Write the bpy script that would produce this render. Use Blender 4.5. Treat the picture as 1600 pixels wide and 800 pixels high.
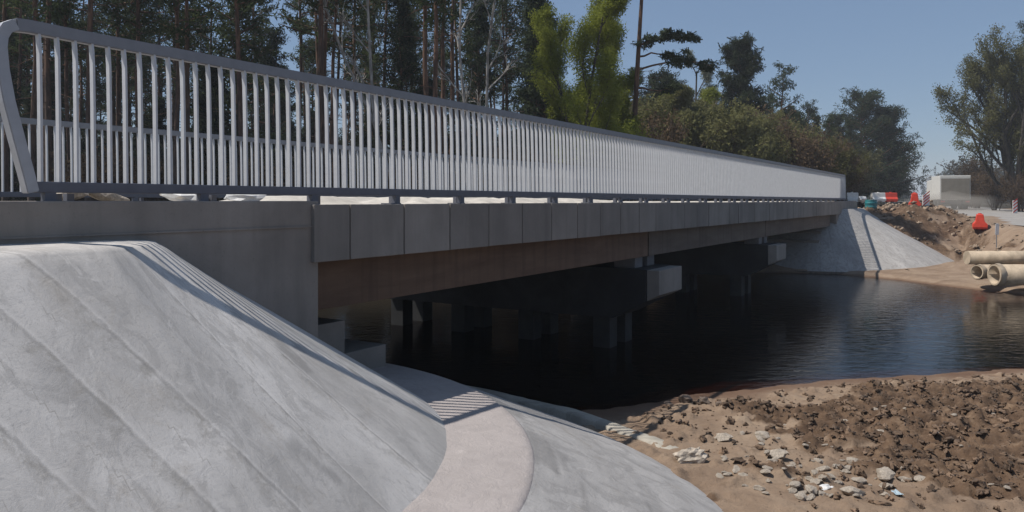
import bpy, bmesh, math, random
import numpy as np
from mathutils import Vector, Matrix, Euler

# ------------------------------------------------------------------ camera, sky, sun, exposure
for o in list(bpy.data.objects): bpy.data.objects.remove(o)
SC = bpy.context.scene
COL = SC.collection
cam_d = bpy.data.cameras.new('camera')
cam = bpy.data.objects.new('camera', cam_d); COL.objects.link(cam)
cam.location = (0, 0, .03); cam.rotation_euler = (math.radians(90), 0, 0)
cam_d.sensor_width = 36; cam_d.lens = 27.0
cam_d.shift_y = -86 / 1600
cam_d.clip_start = .05; cam_d.clip_end = 5000
SC.camera = cam
SUN_EL = math.radians(57.6)
wd = bpy.data.worlds.new('World'); SC.world = wd; wd.use_nodes = True
nt = wd.node_tree; bg = nt.nodes['Background']
sky = nt.nodes.new('ShaderNodeTexSky'); sky.sky_type = 'NISHITA'; sky.sun_disc = False
sky.sun_elevation = SUN_EL; sky.sun_rotation = math.radians(-90)
sky.air_density = 1.0; sky.dust_density = .15; sky.ozone_density = 3.0
smx = nt.nodes.new('ShaderNodeMix'); smx.data_type = 'RGBA'; smx.inputs[0].default_value = .55
smx.inputs[7].default_value = (2.05, 2.97, 4.6, 1)          # even blue-grey spring sky, mixed with the clear-sky model
nt.links.new(sky.outputs[0], smx.inputs[6]); nt.links.new(smx.outputs[2], bg.inputs[0]); bg.inputs[1].default_value = .095
sl = bpy.data.lights.new('sun', 'SUN'); sl.energy = 5.0; sl.angle = math.radians(.55); sl.color = (1, .955, .9)
so = bpy.data.objects.new('sun', sl); COL.objects.link(so)
so.rotation_euler = (0, -(math.pi / 2 - SUN_EL), 0)
SC.view_settings.view_transform = 'Standard'; SC.view_settings.look = 'None'
SC.view_settings.gamma = 1; SC.view_settings.use_curve_mapping = False
SC.view_settings.exposure = 0.0

# ------------------------------------------------------------------ frames: the bridge runs along u, v points to the near side
UX, UY = .5225, .8526
P0 = (-3.08, 5.0)
ANG = math.atan2(UY, UX)
ZW = -2.70                                    # water level, 0 = top of the parapet
def B(u, v, z): return Vector((P0[0] + UX * u + UY * v, P0[1] + UY * u - UX * v, z))
def toB(x, y):
    a, b = x - P0[0], y - P0[1]
    return a * UX + b * UY, a * UY - b * UX
def PX(x, d): return (x - 800) / 1200 * d
R = random.Random(11)
RNG = np.random.default_rng(5)

# ------------------------------------------------------------------ noise in numpy
def _h(i, j, s):
    n = (i.astype(np.int64) * 374761393 + j.astype(np.int64) * 668265263 + s * 974634257) & 0xffffffff
    n = ((n ^ (n >> 13)) * 1274126177) & 0xffffffff
    return ((n ^ (n >> 16)) & 0xffff) / 65535.0
def vnoise(x, y, s=0):
    i = np.floor(x); j = np.floor(y); fx = x - i; fy = y - j
    fx = fx * fx * fx * (fx * (fx * 6 - 15) + 10); fy = fy * fy * fy * (fy * (fy * 6 - 15) + 10)
    a, b = _h(i, j, s), _h(i + 1, j, s); c, d = _h(i, j + 1, s), _h(i + 1, j + 1, s)
    return (a + (b - a) * fx) * (1 - fy) + (c + (d - c) * fx) * fy
def fbm(x, y, s=0, o=4):
    t = 0; a = .5; tot = 0
    for k in range(o):
        t = t + a * vnoise(x * 2 ** k + 17.3 * k, y * 2 ** k - 9.1 * k, s + k); tot += a; a *= .5
    return t / tot
def sst(a, b, x):
    t = np.clip((x - a) / (b - a), 0, 1); return t * t * (3 - 2 * t)

# ------------------------------------------------------------------ materials
def mat(name): 
    m = bpy.data.materials.new(name); m.use_nodes = True
    return m, m.node_tree.nodes, m.node_tree.links, m.node_tree.nodes['Principled BSDF']
def nz(N, L, vec, scale, detail=4, rough=.55, dist=0):
    n = N.new('ShaderNodeTexNoise'); n.inputs['Scale'].default_value = scale
    n.inputs['Detail'].default_value = detail; n.inputs['Roughness'].default_value = rough
    n.inputs['Distortion'].default_value = dist
    if vec is not None: L.new(vec, n.inputs['Vector'])
    return n.outputs['Fac']
def ramp(N, L, fac, stops):
    r = N.new('ShaderNodeValToRGB'); e = r.color_ramp.elements
    while len(e) < len(stops): e.new(.5)
    for k, (p, c) in enumerate(stops):
        e[k].position = p; e[k].color = (*c, 1) if len(c) == 3 else c
    L.new(fac, r.inputs[0]); return r.outputs[0]
def g(v): return (v, v, v)
def mixc(N, L, fac, a, b, mode='MIX'):
    m = N.new('ShaderNodeMix'); m.data_type = 'RGBA'; m.blend_type = mode
    for s, x in ((m.inputs[0], fac), (m.inputs[6], a), (m.inputs[7], b)):
        if hasattr(x, 'node'): L.new(x, s)
        elif isinstance(x, (int, float)): s.default_value = x
        else: s.default_value = (*x, 1)
    return m.outputs[2]
def bump(N, L, bs, h, strength=.3, dist=.02, prev=None):
    b = N.new('ShaderNodeBump'); b.inputs['Strength'].default_value = strength; b.inputs['Distance'].default_value = dist
    L.new(h, b.inputs['Height'])
    if prev is not None: L.new(prev, b.inputs['Normal'])
    L.new(b.outputs[0], bs.inputs['Normal']); return b.outputs[0]
def mapping(N, L, vec, scale):
    m = N.new('ShaderNodeMapping'); m.inputs['Scale'].default_value = scale; L.new(vec, m.inputs[0]); return m.outputs[0]
def coord(N, which='Object'): return N.new('ShaderNodeTexCoord').outputs[which]
def attr(N, name):
    a = N.new('ShaderNodeAttribute'); a.attribute_name = name; return a.outputs['Fac']

def concrete(name, lo, hi, tint=(1, 1, 1), scale=1.5, streak=None, stain=.5, bumpk=.25, use_uv=False, fine=True):
    m, N, L, bs = mat(name)
    co = coord(N, 'UV' if use_uv else 'Object')
    v = mapping(N, L, co, streak) if streak else co
    a = nz(N, L, v, scale, 6, .62, .4)
    t = lambda k: tuple(k * c for c in tint)
    c1 = ramp(N, L, a, [(.3, t(lo)), (.72, t(hi))])
    b = nz(N, L, co, scale * .45, 4, .6, .6)
    c2 = mixc(N, L, ramp(N, L, b, [(.42, g(0)), (.62, g(stain))]), c1, t(lo * .78))
    f = nz(N, L, co, 38, 3, .7)
    c3 = mixc(N, L, ramp(N, L, f, [(.60, g(0)), (.72, g(.28))]), c2, t(lo * .55))
    if use_uv:
        kk = .3 if 'berm' in name else 1.0
        bl = nz(N, L, mapping(N, L, co, (1.2, .8, 1)), 3.4, 7, .68, 1.6)           # trowel blotches, smears, brown stains and pits
        c3 = mixc(N, L, ramp(N, L, bl, [(.50, g(0)), (.57, g(.55 * kk))]), c3, t(lo * .76))
        c3 = mixc(N, L, ramp(N, L, nz(N, L, co, 2.1, 6, .7, .9), [(.55, g(0)), (.70, g(.6 * kk))]), c3, (lo * .80, lo * .71, lo * .60))
        c3 = mixc(N, L, ramp(N, L, nz(N, L, mapping(N, L, co, (2.4, 1, 1)), 9, 6, .72, 1.2), [(.60, g(0)), (.68, g(.55 * kk))]), c3, t(lo * .58))
        c3 = mixc(N, L, ramp(N, L, nz(N, L, co, 60, 4, .75), [(.56, g(0)), (.68, g(.40 * kk))]), c3, t(lo * .55))
        c3 = mixc(N, L, ramp(N, L, nz(N, L, mapping(N, L, co, (1, 3.5, 1)), 15, 5, .75, 2.0), [(.60, g(0)), (.66, g(.45 * kk))]), c3, t(lo * .62))
        c3 = mixc(N, L, ramp(N, L, nz(N, L, co, 5.5, 6, .7, 1.0), [(.60, g(0)), (.70, g(.5))]), c3, t(hi * 1.12))
        if name == 'slope_concrete':
            wob = N.new('ShaderNodeMath'); wob.operation = 'MULTIPLY_ADD'; wob.inputs[1].default_value = .05; L.new(nz(N, L, co, 14, 5, .7), wob.inputs[0])
            sh = N.new('ShaderNodeMath'); sh.operation = 'ADD'; sh.inputs[1].default_value = -.025; L.new(attr(N, 'seamd'), sh.inputs[0]); L.new(sh.outputs[0], wob.inputs[2])
            d01 = N.new('ShaderNodeMapRange'); d01.inputs[1].default_value = -.2; d01.inputs[2].default_value = .2; L.new(wob.outputs[0], d01.inputs[0])
            c3 = mixc(N, L, 1.0, c3, attr(N, 'strip'), 'MULTIPLY')
            gr = N.new('ShaderNodeMath'); gr.operation = 'MULTIPLY'
            L.new(ramp(N, L, d01.outputs[0], [(.15, g(0)), (.42, g(.8)), (.50, g(.9)), (.56, g(0))]), gr.inputs[0]); L.new(ramp(N, L, nz(N, L, co, 8, 7, .75, .6), [(.47, g(0)), (.62, g(.8))]), gr.inputs[1])
            c3 = mixc(N, L, gr.outputs[0], c3, (lo * .62, lo * .57, lo * .50))
            ln = N.new('ShaderNodeMath'); ln.operation = 'MULTIPLY'
            L.new(ramp(N, L, d01.outputs[0], [(.455, g(0)), (.485, g(1)), (.505, g(1)), (.53, g(0))]), ln.inputs[0]); L.new(ramp(N, L, nz(N, L, co, 1.6, 4, .6), [(.38, g(.10)), (.62, g(.75))]), ln.inputs[1])
            c3 = mixc(N, L, ln.outputs[0], c3, t(lo * .60))
            c3 = mixc(N, L, ramp(N, L, d01.outputs[0], [(.53, g(0)), (.55, g(.30)), (.57, g(.2)), (.61, g(0))]), c3, t(hi * 1.1))
        c3 = mixc(N, L, attr(N, 'seam'), c3, t(lo * .50))
    if name in ('parapet_concrete', 'wall_concrete'):
        mr = N.new('ShaderNodeMapRange'); mr.inputs[3].default_value = .94; mr.inputs[4].default_value = 1.13; L.new(N.new('ShaderNodeObjectInfo').outputs['Random'], mr.inputs[0])
        c3 = mixc(N, L, 1.0, c3, mr.outputs[0], 'MULTIPLY')
        w = ramp(N, L, nz(N, L, mapping(N, L, co, (2.2, 1, .22)), 1.6, 5, .65, .3), [(.36, g(.72)), (.6, g(1.08))]); c3 = mixc(N, L, .45, c3, w, 'MULTIPLY')
    L.new(c3, bs.inputs['Base Color']); bs.inputs['Roughness'].default_value = .86
    bs.inputs['Specular IOR Level'].default_value = .25
    h1 = nz(N, L, co, 9, 8, .65, .8)
    p = bump(N, L, bs, h1, bumpk, .03)
    if fine: bump(N, L, bs, nz(N, L, co, 90, 3, .7), bumpk * .7, .006, p)
    return m
M = {}
M['slope'] = concrete('slope_concrete', .45, .60, (1.06, 1.0, .93), 1.9, (1.5, .6, 1), .75, .16, True)
M['berm'] = concrete('berm_concrete', .29, .35, (1.10, .98, .92), 2.2, None, .2, .45, True)
M['apron'] = concrete('apron_concrete', .31, .43, (1.05, 1, .95), 2.2, (.45, 2.4, 1), .5, .3, True)
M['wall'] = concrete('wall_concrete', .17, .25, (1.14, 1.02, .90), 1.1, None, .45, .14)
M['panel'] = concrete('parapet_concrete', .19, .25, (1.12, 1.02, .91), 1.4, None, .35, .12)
M['pier'] = concrete('pier_concrete', .13, .2, (1, 1, 1.04), 1.4, None, .4, .12)
M['cap_shade'] = concrete('pier_shaded_concrete', .022, .045, (1, 1, 1.05), 1.4, None, .4, .12)  # cap concrete with the shade under the deck put into its colour
M['pile'] = concrete('pile_concrete', .022, .05, (1, 1, 1), 1.4, None, .4, .12)  # near-black: under-deck shade painted into the pile colour too
M['block'] = concrete('block_concrete', .17, .26, (1.1, 1.02, .92), 1.8, None, .4, .18)
M['far_slope'] = concrete('far_slope_concrete', .31, .43, (1.06, 1, .93), 1.2, (1.6, .5, 1), .35, .2, True)
def girder_mat(name, lo, hi):
    m, N, L, bs = mat(name); co = coord(N)
    a = nz(N, L, mapping(N, L, co, (.35, 1, 2.2)), 2.2, 5, .6, .5)
    c = ramp(N, L, a, [(.3, lo), (.7, hi)])
    c = mixc(N, L, ramp(N, L, nz(N, L, mapping(N, L, co, (3, 1, .25)), 2.5, 4), [(.5, g(0)), (.7, g(.5))]), c, tuple(x * .6 for x in lo))
    L.new(c, bs.inputs['Base Color']); bs.inputs['Roughness'].default_value = .8
    bump(N, L, bs, nz(N, L, co, 14, 5), .12, .02); return m
M['girder_rust'] = girder_mat('girder_reddish', (.090, .050, .030), (.150, .092, .058))
M['girder'] = girder_mat('girder_grey', (.085, .063, .048), (.14, .112, .090))

def galv(name, base, rough=.5, metal=.55):
    m, N, L, bs = mat(name); co = coord(N)
    c = ramp(N, L, nz(N, L, co, 9, 4, .6), [(.3, tuple(x * .86 for x in base)), (.7, base)])
    L.new(c, bs.inputs['Base Color']); bs.inputs['Metallic'].default_value = metal; bs.inputs['Roughness'].default_value = rough
    return m
M['galv'] = galv('galvanised_bar', (.57, .572, .575), .5, .1)
M['rail'] = galv('galvanised_rail', (.25, .252, .265), .5, .35)
M['post'] = galv('galvanised_post', (.40, .405, .42), .5, .3)
M['foot'] = galv('steel_foot', (.14, .145, .17), .6, .3)

def plain(name, col, rough=.6, var=.15, scale=6, bumpk=.0):
    m, N, L, bs = mat(name); co = coord(N)
    c = ramp(N, L, nz(N, L, co, scale, 5, .6), [(.3, tuple(x * (1 - var) for x in col)), (.7, tuple(min(1, x * (1 + var)) for x in col))])
    L.new(c, bs.inputs['Base Color']); bs.inputs['Roughness'].default_value = rough
    if bumpk: bump(N, L, bs, nz(N, L, co, scale * 3, 5), bumpk, .02)
    return m
M['rubble'] = plain('pale_rubble', (.42, .36, .29), .95, .35, 12, .8)
M['stone_dark'] = plain('dark_stone', (.13, .098, .075), .9, .35, 9, .6)
M['clod'] = plain('soil_clod', (.125, .082, .053), .95, .85, 3, .9)
M['red'] = plain('red_plastic', (.66, .06, .03), .45, .12)
M['white'] = plain('white_plastic', (.72, .71, .68), .5, .1)
M['teal'] = plain('teal_plastic', (.02, .16, .17), .45, .15)
M['pipe'] = plain('cream_pipe', (.41, .325, .23), .8, .35, 3, .2)
M['pipe_in'] = plain('pipe_inside', (.07, .05, .04), .9, .2)
M['truck_white'] = plain('truck_white', (.66, .66, .63), .5, .08)
M['truck_tarp'] = plain('truck_tailgate', (.25, .23, .195), .7, .12, 2)
M['truck_dark'] = plain('truck_dark', (.05, .05, .05), .8, .3)
M['rubber'] = plain('rubber', (.02, .02, .02), .9, .2)
M['board'] = plain('raw_board', (.58, .47, .33), .8, .18, 5, .1)
M['sheet'] = plain('white_sheet', (.58, .57, .55), .55, .08, 4, .2)
M['stripe_red'] = plain('stripe_red', (.6, .05, .04), .5, .1)

# bark and leaves
def bark(name, lowc, highc, z0, z1, scale=6):
    m, N, L, bs = mat(name); co = coord(N)
    sep = N.new('ShaderNodeSeparateXYZ'); L.new(co, sep.inputs[0])
    mr = N.new('ShaderNodeMapRange'); mr.inputs[1].default_value = z0; mr.inputs[2].default_value = z1; L.new(sep.outputs[2], mr.inputs[0])
    c = mixc(N, L, mr.outputs[0], lowc, highc)
    n = nz(N, L, mapping(N, L, co, (1, 1, .25)), scale, 5, .65)
    c = mixc(N, L, ramp(N, L, n, [(.42, g(.75)), (.62, g(0))]), c, tuple(x * .35 for x in lowc))
    L.new(c, bs.inputs['Base Color']); bs.inputs['Roughness'].default_value = .95
    bump(N, L, bs, n, .5, .03); return m
M['pine_bark'] = bark('pine_bark', (.095, .066, .050), (.20, .105, .062), 1, 7)
M['birch_bark'] = bark('pale_bark', (.36, .33, .30), (.46, .43, .39), 0, 6, 9)
M['grey_bark'] = bark('grey_bark', (.075, .064, .053), (.09, .076, .06), 0, 5, 8)
M['twig'] = bark('brown_twig', (.085, .056, .042), (.12, .082, .060), 0, 3, 8)
def leaf(name, a, b, trans=.35):
    m, N, L, bs = mat(name); co = coord(N)
    info = N.new('ShaderNodeObjectInfo').outputs['Random']
    n = nz(N, L, co, 1.3, 4, .7)
    c = ramp(N, L, n, [(.3, a), (.7, b)])
    hs = N.new('ShaderNodeHueSaturation'); L.new(c, hs.inputs['Color'])
    mr = N.new('ShaderNodeMapRange'); mr.inputs[3].default_value = .72; mr.inputs[4].default_value = 1.25; L.new(info, mr.inputs[0]); L.new(mr.outputs[0], hs.inputs['Value'])
    out = N['Material Output']; N.remove(bs)
    d = N.new('ShaderNodeBsdfDiffuse'); t = N.new('ShaderNodeBsdfTranslucent'); mx = N.new('ShaderNodeMixShader')
    L.new(hs.outputs[0], d.inputs[0]); L.new(hs.outputs[0], t.inputs[0]); mx.inputs[0].default_value = trans
    L.new(d.outputs[0], mx.inputs[1]); L.new(t.outputs[0], mx.inputs[2]); L.new(mx.outputs[0], out.inputs[0])
    return m
M['needle'] = leaf('pine_needles', (.045, .060, .030), (.085, .105, .045), .25)
M['needle_blue'] = leaf('dark_needles', (.034, .046, .027), (.060, .074, .040), .25)
M['leaf_lime'] = leaf('spring_leaves', (.15, .175, .028), (.23, .25, .05), .5)
M['leaf_olive'] = leaf('olive_buds', (.12, .122, .048), (.19, .182, .082), .4)
M['leaf_pale'] = leaf('pale_buds', (.17, .18, .12), (.26, .26, .18), .35)
M['leaf_brown'] = leaf('brown_buds', (.085, .058, .038), (.12, .085, .05), .25)

# ------------------------------------------------------------------ mesh helpers
def tag(o, label=None, cat=None, group=None, kind=None):
    if label: o['label'] = label
    if cat: o['category'] = cat
    if group: o['group'] = group
    if kind: o['kind'] = kind
    return o
def empty(name, loc, rz=0, label=None, cat=None, group=None):
    o = bpy.data.objects.new(name, None); COL.objects.link(o)
    o.location = loc; o.rotation_euler = (0, 0, rz); o.empty_display_size = .2
    return tag(o, label, cat, group)
def link(name, me, m, parent=None, kind=None):
    o = bpy.data.objects.new(name, me); COL.objects.link(o)
    if m is not None and not me.materials: me.materials.append(m)
    if parent is not None: o.parent = parent
    if kind: o['kind'] = kind
    return o
def npmesh(name, V, Fc, smooth=False):
    V = np.asarray(V, np.float32); Fc = np.asarray(Fc, np.int32); k = Fc.shape[1]
    me = bpy.data.meshes.new(name)
    me.vertices.add(len(V)); me.vertices.foreach_set('co', V.ravel())
    me.loops.add(Fc.size); me.loops.foreach_set('vertex_index', Fc.ravel())
    me.polygons.add(len(Fc)); me.polygons.foreach_set('loop_start', np.arange(0, Fc.size, k, dtype=np.int32))
    me.polygons.foreach_set('loop_total', np.full(len(Fc), k, np.int32))
    if smooth: me.polygons.foreach_set('use_smooth', np.ones(len(Fc), bool))
    me.update(calc_edges=True); me.validate(); return me
class MB:
    """collects shapes of ONE mesh"""
    def __init__(s): s.bm = bmesh.new()
    def box(s, c, d, rot=None, bev=0):
        r = bmesh.ops.create_cube(s.bm, size=1); vs = r['verts']
        bmesh.ops.scale(s.bm, vec=d, verts=vs)
        if bev:
            es = list({e for v in vs for e in v.link_edges})
            b = bmesh.ops.bevel(s.bm, geom=es, offset=bev, segments=2, affect='EDGES', profile=.6)
            vs = list({v for f in b['faces'] for v in f.verts} | {v for v in vs if v.is_valid})
        if rot is not None: bmesh.ops.rotate(s.bm, cent=(0, 0, 0), matrix=Euler(rot).to_matrix(), verts=vs)
        bmesh.ops.translate(s.bm, vec=c, verts=vs); return s
    def prism(s, pts, a, axis, bev=0):
        """closed outline pts in two axes, extruded from a[0] to a[1] along axis 0/1/2"""
        def P(p, t):
            q = list(p); q.insert(axis, t); return q
        v0 = [s.bm.verts.new(P(p, a[0])) for p in pts]; v1 = [s.bm.verts.new(P(p, a[1])) for p in pts]
        fs = [s.bm.faces.new(v0), s.bm.faces.new(v1[::-1])]
        n = len(pts)
        for i in range(n): fs.append(s.bm.faces.new((v0[(i + 1) % n], v0[i], v1[i], v1[(i + 1) % n])))
        bmesh.ops.recalc_face_normals(s.bm, faces=fs)
        if bev:
            es = list({e for f in fs for e in f.edges})
            bmesh.ops.bevel(s.bm, geom=es, offset=bev, segments=2, affect='EDGES', profile=.6)
        return s
    def tube(s, pts, rad, n=8, cap=True, flat=None):
        pts = [Vector(p) for p in pts]; rings = []
        rad = rad if isinstance(rad, (list, tuple)) else [rad] * len(pts)
        up = None
        for i, p in enumerate(pts):
            d = (pts[min(i + 1, len(pts) - 1)] - pts[max(i - 1, 0)]).normalized()
            if up is None: up = Vector((0, 0, 1)) if abs(d.z) < .9 else Vector((1, 0, 0))
            x = d.cross(up).normalized(); y = x.cross(d).normalized(); up = y
            rings.append([s.bm.verts.new(p + (x * math.cos(2 * math.pi * k / n) + y * math.sin(2 * math.pi * k / n)) * rad[i]) for k in range(n)])
        for a, b in zip(rings, rings[1:]):
            for k in range(n): s.bm.faces.new((a[k], a[(k + 1) % n], b[(k + 1) % n], b[k]))
        if cap: s.bm.faces.new(rings[0][::-1]); s.bm.faces.new(rings[-1])
        return s
    def lathe(s, prof, n=24, cent=(0, 0, 0)):
        rings = [[s.bm.verts.new((cent[0] + r * math.cos(2 * math.pi * k / n), cent[1] + r * math.sin(2 * math.pi * k / n), cent[2] + z)) for k in range(n)] for r, z in prof]
        for a, b in zip(rings, rings[1:]):
            for k in range(n): s.bm.faces.new((a[k], a[(k + 1) % n], b[(k + 1) % n], b[k]))
        s.bm.faces.new(rings[0][::-1]); s.bm.faces.new(rings[-1]); return s
    def mesh(s, name, smooth=False):
        me = bpy.data.meshes.new(name); s.bm.to_mesh(me); s.bm.free()
        if smooth:
            for p in me.polygons: p.use_smooth = True
        return me
    def build(s, name, m, parent=None, smooth=False, kind=None):
        return link(name, s.mesh(name, smooth), m, parent, kind)

# ------------------------------------------------------------------ terrain
NX = np.array([-400, -60, -17, -9, -5.6, -2, 0.5, 1.6, 2.6, 4.9, 6.5, 8.2, 11, 20, 60, 400.]); NY = np.array([16, 15, 14, 13, 12.4, 11, 9.6, 10.1, 10.75, 11.7, 12.05, 12.35, 12.6, 13, 14, 16.])
FX = np.array([-400, -60, -17, -9, -3, 2, 8, 12, 13.3, 14.0, 14.8, 16, 25, 60, 400.]); FY = np.array([21, 21, 20.5, 21, 23.5, 26.5, 29.2, 28.9, 26.6, 24.2, 22.4, 21.2, 20.5, 20, 20.])
FARC, FT = 33.6, 5.5
def segdist(x, y, PXs, PYs):
    d = np.full(x.shape, 1e9)
    for a, b, c_, e in zip(PXs[:-1], PYs[:-1], PXs[1:], PYs[1:]):
        wx, wy = c_ - a, e - b; t = np.clip(((x - a) * wx + (y - b) * wy) / (wx * wx + wy * wy), 0, 1)
        d = np.minimum(d, np.hypot(x - a - t * wx, y - b - t * wy))
    return d
RLX = np.array([21.2, 21.0, 22.5, 27.0, 38.2, 62.5, 95, 330]); RLY = np.array([18, 31, 36, 46, 70, 117, 180, 640.])   # left edge of the bypass road
def ZRf(y): return np.interp(y, [0, 34, 75, 700], [-1.05, -1.0, -.74, -.70])
def height(x, y, detail=True):
    x = np.asarray(x, float); y = np.asarray(y, float)
    u, v = toB(x, y)
    wob = .35 * (fbm(x * .9, y * .9, 3) - .5) * 2 * sst(0, .6, np.abs(x) * 0 + 1)
    dn = np.interp(x, NX, NY) + wob - y          # >0 on the near land
    df = y - np.interp(x, FX, FY) + wob * .8     # >0 on the far land
    inside = np.minimum(-dn, -df)
    bed = ZW - .22 * sst(0, 1.6, inside) - .68 * sst(.9, 4.2, inside)
    near = ZW + .13 * sst(0, 1.6, dn) + .07 * sst(1, 5, dn)
    near = near + (1.05 * sst(5.0, 1.8, y)) * sst(-3, 0, x - 0) + .45 * sst(9, 14, x) * sst(0, 4, dn)
    top = np.where(v < -7, -.75, np.where(v < .2, -.42, -.8)) 
    lt = sst(1.5, 1.0, u) * sst(.3, -.1, v)
    near = near * (1 - lt) + (-.42) * lt
    lf = sst(-6.0, -8.0, v) * sst(3, 0, u)
    near = near * (1 - lf) + (-.8) * lf
    sd = segdist(x, y, FX, FY) * np.where(df > 0, 1, 0)
    hi = -1.02 + .30 * sst(38, 75, y) + .55 * sst(28, 36, y) * sst(7.8, 4.5, v) * sst(-1, 0.3, v)
    bank = np.where(x > 11, ZW + .12 + .10 * sst(.4, 2, sd) + (hi - ZW - .22) * sst(1.6, 9.5, sd) ** .85, ZW + .1 + (hi - ZW - .1) * sst(.3, 5, sd))
    dc = np.hypot(np.maximum(FARC - u, 0), v + .9) - FT
    lim = np.where(dc > 0, -2.58 + .42 * dc, -2.62 - .52 * dc - .16) + .5 * np.maximum(0, u - 34.3) + 9 * sst(9, 14, v) + 9 * sst(-.4, -1, v)
    bank = np.where((u > 24), np.minimum(bank, np.maximum(lim, -2.95)), bank)
    bank = np.where((v < .05) & (v > -7.5) & (u > 31.5), -.42, bank)
    far = ZW + (bank - ZW) * sst(0, .5, sd)
    h = np.where(dn > 0, near, np.where(df > 0, far, bed))
    rl = np.interp(y, RLY, RLX); rd = sst(rl - 2.5, rl - .3, x) * sst(rl + 9.5, rl + 7.3, x) * sst(16, 20, y)
    h = np.where(df > 0, h * (1 - rd) + (ZRf(y) - .06) * rd, h)
    soil = np.zeros_like(h); 
    if detail:
        nearm = sst(.1, .7, dn) * sst(-6, -1, x) * sst(60, 30, x)
        n1 = .62 * fbm(x * .55 + 4, y * .8, 21, 4) + .38 * fbm(x * 1.5 + .9 * y, y * 2.9, 23, 5) + .02
        soil = sst(.43, .56, n1 + .16 * sst(12.3, 9.8, y) * sst(3, 5, x) - .12 * sst(11.2, 12.0, y) - .10 * sst(3.4, 2.0, x) - .02 - .06 * sst(8.6, 9.5, x) * sst(8, 9, y)) * nearm
        soil = soil * sst(.5, 1.7, dn + .8 * (fbm(x * 1.3, y * 1.3, 25, 3) - .5))
        rid = 1 - np.abs(2 * fbm(x * 1.9, y * 1.9, 31, 5) - 1)
        lump = fbm(x * 3.6, y * 3.6, 41, 4)
        h = h + nearm * (.06 * (fbm(x * .8, y * .8, 51, 3) - .45) + .025 * (fbm(x * 4, y * 4, 57, 3) - .5)) \
              + soil * (.11 * (rid - .62) + .13 * (lump - .42) + .13 * (fbm(x * 8, y * 8, 61, 2) - .45) + .05 * (vnoise(x * 22, y * 22, 63) - .5)) \
              + nearm * .05 * np.maximum(0, fbm(x * 6.5, y * 6.5, 65, 3) - .56) * 4
        farm = sst(.6, 1.6, df) * sst(60, 40, y) * sst(8, 12, x) * (1 - rd) * np.where(u < 34.3, sst(0, 1.2, dc), sst(-.1, .5, v)) * sst(2.5, 4.5, sd)
        heap = sst(7.5, 5.0, v) * sst(-.2, 2.2, v) * sst(31, 35, u) * sst(62, 48, u)
        h = h + farm * (.28 * (fbm(x * 1.1, y * 1.1, 71, 4) - .45) + .22 * (fbm(x * 3, y * 3, 73, 3) - .5)) + heap * (.22 * fbm(x * .9, y * .9, 77, 4) + .02) + farm * (.30 * np.maximum(0, fbm(x * 2.2, y * 2.2, 79, 3) - .5) * 2 + .10 * (vnoise(x * 4.5, y * 4.5, 83) - .5))
        soil = np.maximum(soil, farm * .8 * sst(.45, .62, fbm(x * .9, y * 1.3, 81, 5) + .10 * heap + .04 * sst(26, 34, y)))
        h = h + sst(60, 90, y) * .0
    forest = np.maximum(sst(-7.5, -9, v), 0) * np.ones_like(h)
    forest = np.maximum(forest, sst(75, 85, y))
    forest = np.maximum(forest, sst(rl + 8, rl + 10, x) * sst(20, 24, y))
    return h, soil, forest
def H(x, y): return float(height(np.array([x]), np.array([y]))[0][0])
def axis(segs):
    out = [segs[0][0]]
    for a, b, d in segs:
        n = max(1, int(round((b - a) / d))); out += list(np.linspace(a, b, n + 1)[1:])
    return np.array(out)
gx = axis([(-1500, -300, 150), (-300, -60, 20), (-60, -12, 3), (-12, -1, .5), (-1, 1, .08), (1, 10.2, .032), (10.2, 14, .08), (14, 26, .12), (26, 60, .8), (60, 300, 15), (300, 1500, 150)])
gy = axis([(-300, -40, 40), (-40, 0, 2), (0, 5, .2), (5, 5.8, .06), (5.8, 12.6, .034), (12.6, 21, .3), (21, 32, .12), (32, 44, .3), (44, 100, 1.5), (100, 400, 20), (400, 2000, 200)])
X, Y = np.meshgrid(gx, gy)
hh, ss, ff = height(X.ravel(), Y.ravel())
nx, ny = len(gx), len(gy)
ii = (np.arange(ny - 1)[:, None] * nx + np.arange(nx - 1)[None, :]).ravel()
gme = npmesh('ground', np.stack([X.ravel(), Y.ravel(), hh], 1), np.stack([ii, ii + 1, ii + nx + 1, ii + nx], 1), True)
def pattr(me, name, arr):
    a = me.attributes.new(name, 'FLOAT', 'POINT'); a.data.foreach_set('value', np.asarray(arr, np.float32))
pattr(gme, 'soil', ss); pattr(gme, 'forest', ff)
m, N, L, bs = mat('ground_soil'); co = coord(N)
sand = ramp(N, L, nz(N, L, co, 1.4, 6, .65, .5), [(.28, (.165, .112, .076)), (.52, (.25, .18, .125)), (.75, (.32, .245, .175))])
sand = mixc(N, L, ramp(N, L, nz(N, L, co, 26, 4, .7), [(.55, g(0)), (.72, g(.55))]), sand, (.13, .092, .066))
soilc = ramp(N, L, nz(N, L, co, 5, 6, .7), [(.3, (.052, .032, .021)), (.56, (.135, .087, .055)), (.78, (.25, .175, .115))])
sm = N.new('ShaderNodeMath'); sm.operation = 'ADD'; L.new(attr(N, 'soil'), sm.inputs[0])
sb = N.new('ShaderNodeMath'); sb.operation = 'MULTIPLY_ADD'; sb.inputs[1].default_value = .9; sb.inputs[2].default_value = -.45
L.new(nz(N, L, co, 3.2, 6, .72), sb.inputs[0]); L.new(sb.outputs[0], sm.inputs[1])
c = mixc(N, L, ramp(N, L, sm.outputs[0], [(.3, g(0)), (.62, g(1))]), sand, soilc)
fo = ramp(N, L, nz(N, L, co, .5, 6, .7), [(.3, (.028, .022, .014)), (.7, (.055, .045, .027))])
c = mixc(N, L, attr(N, 'forest'), c, fo)
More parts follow.
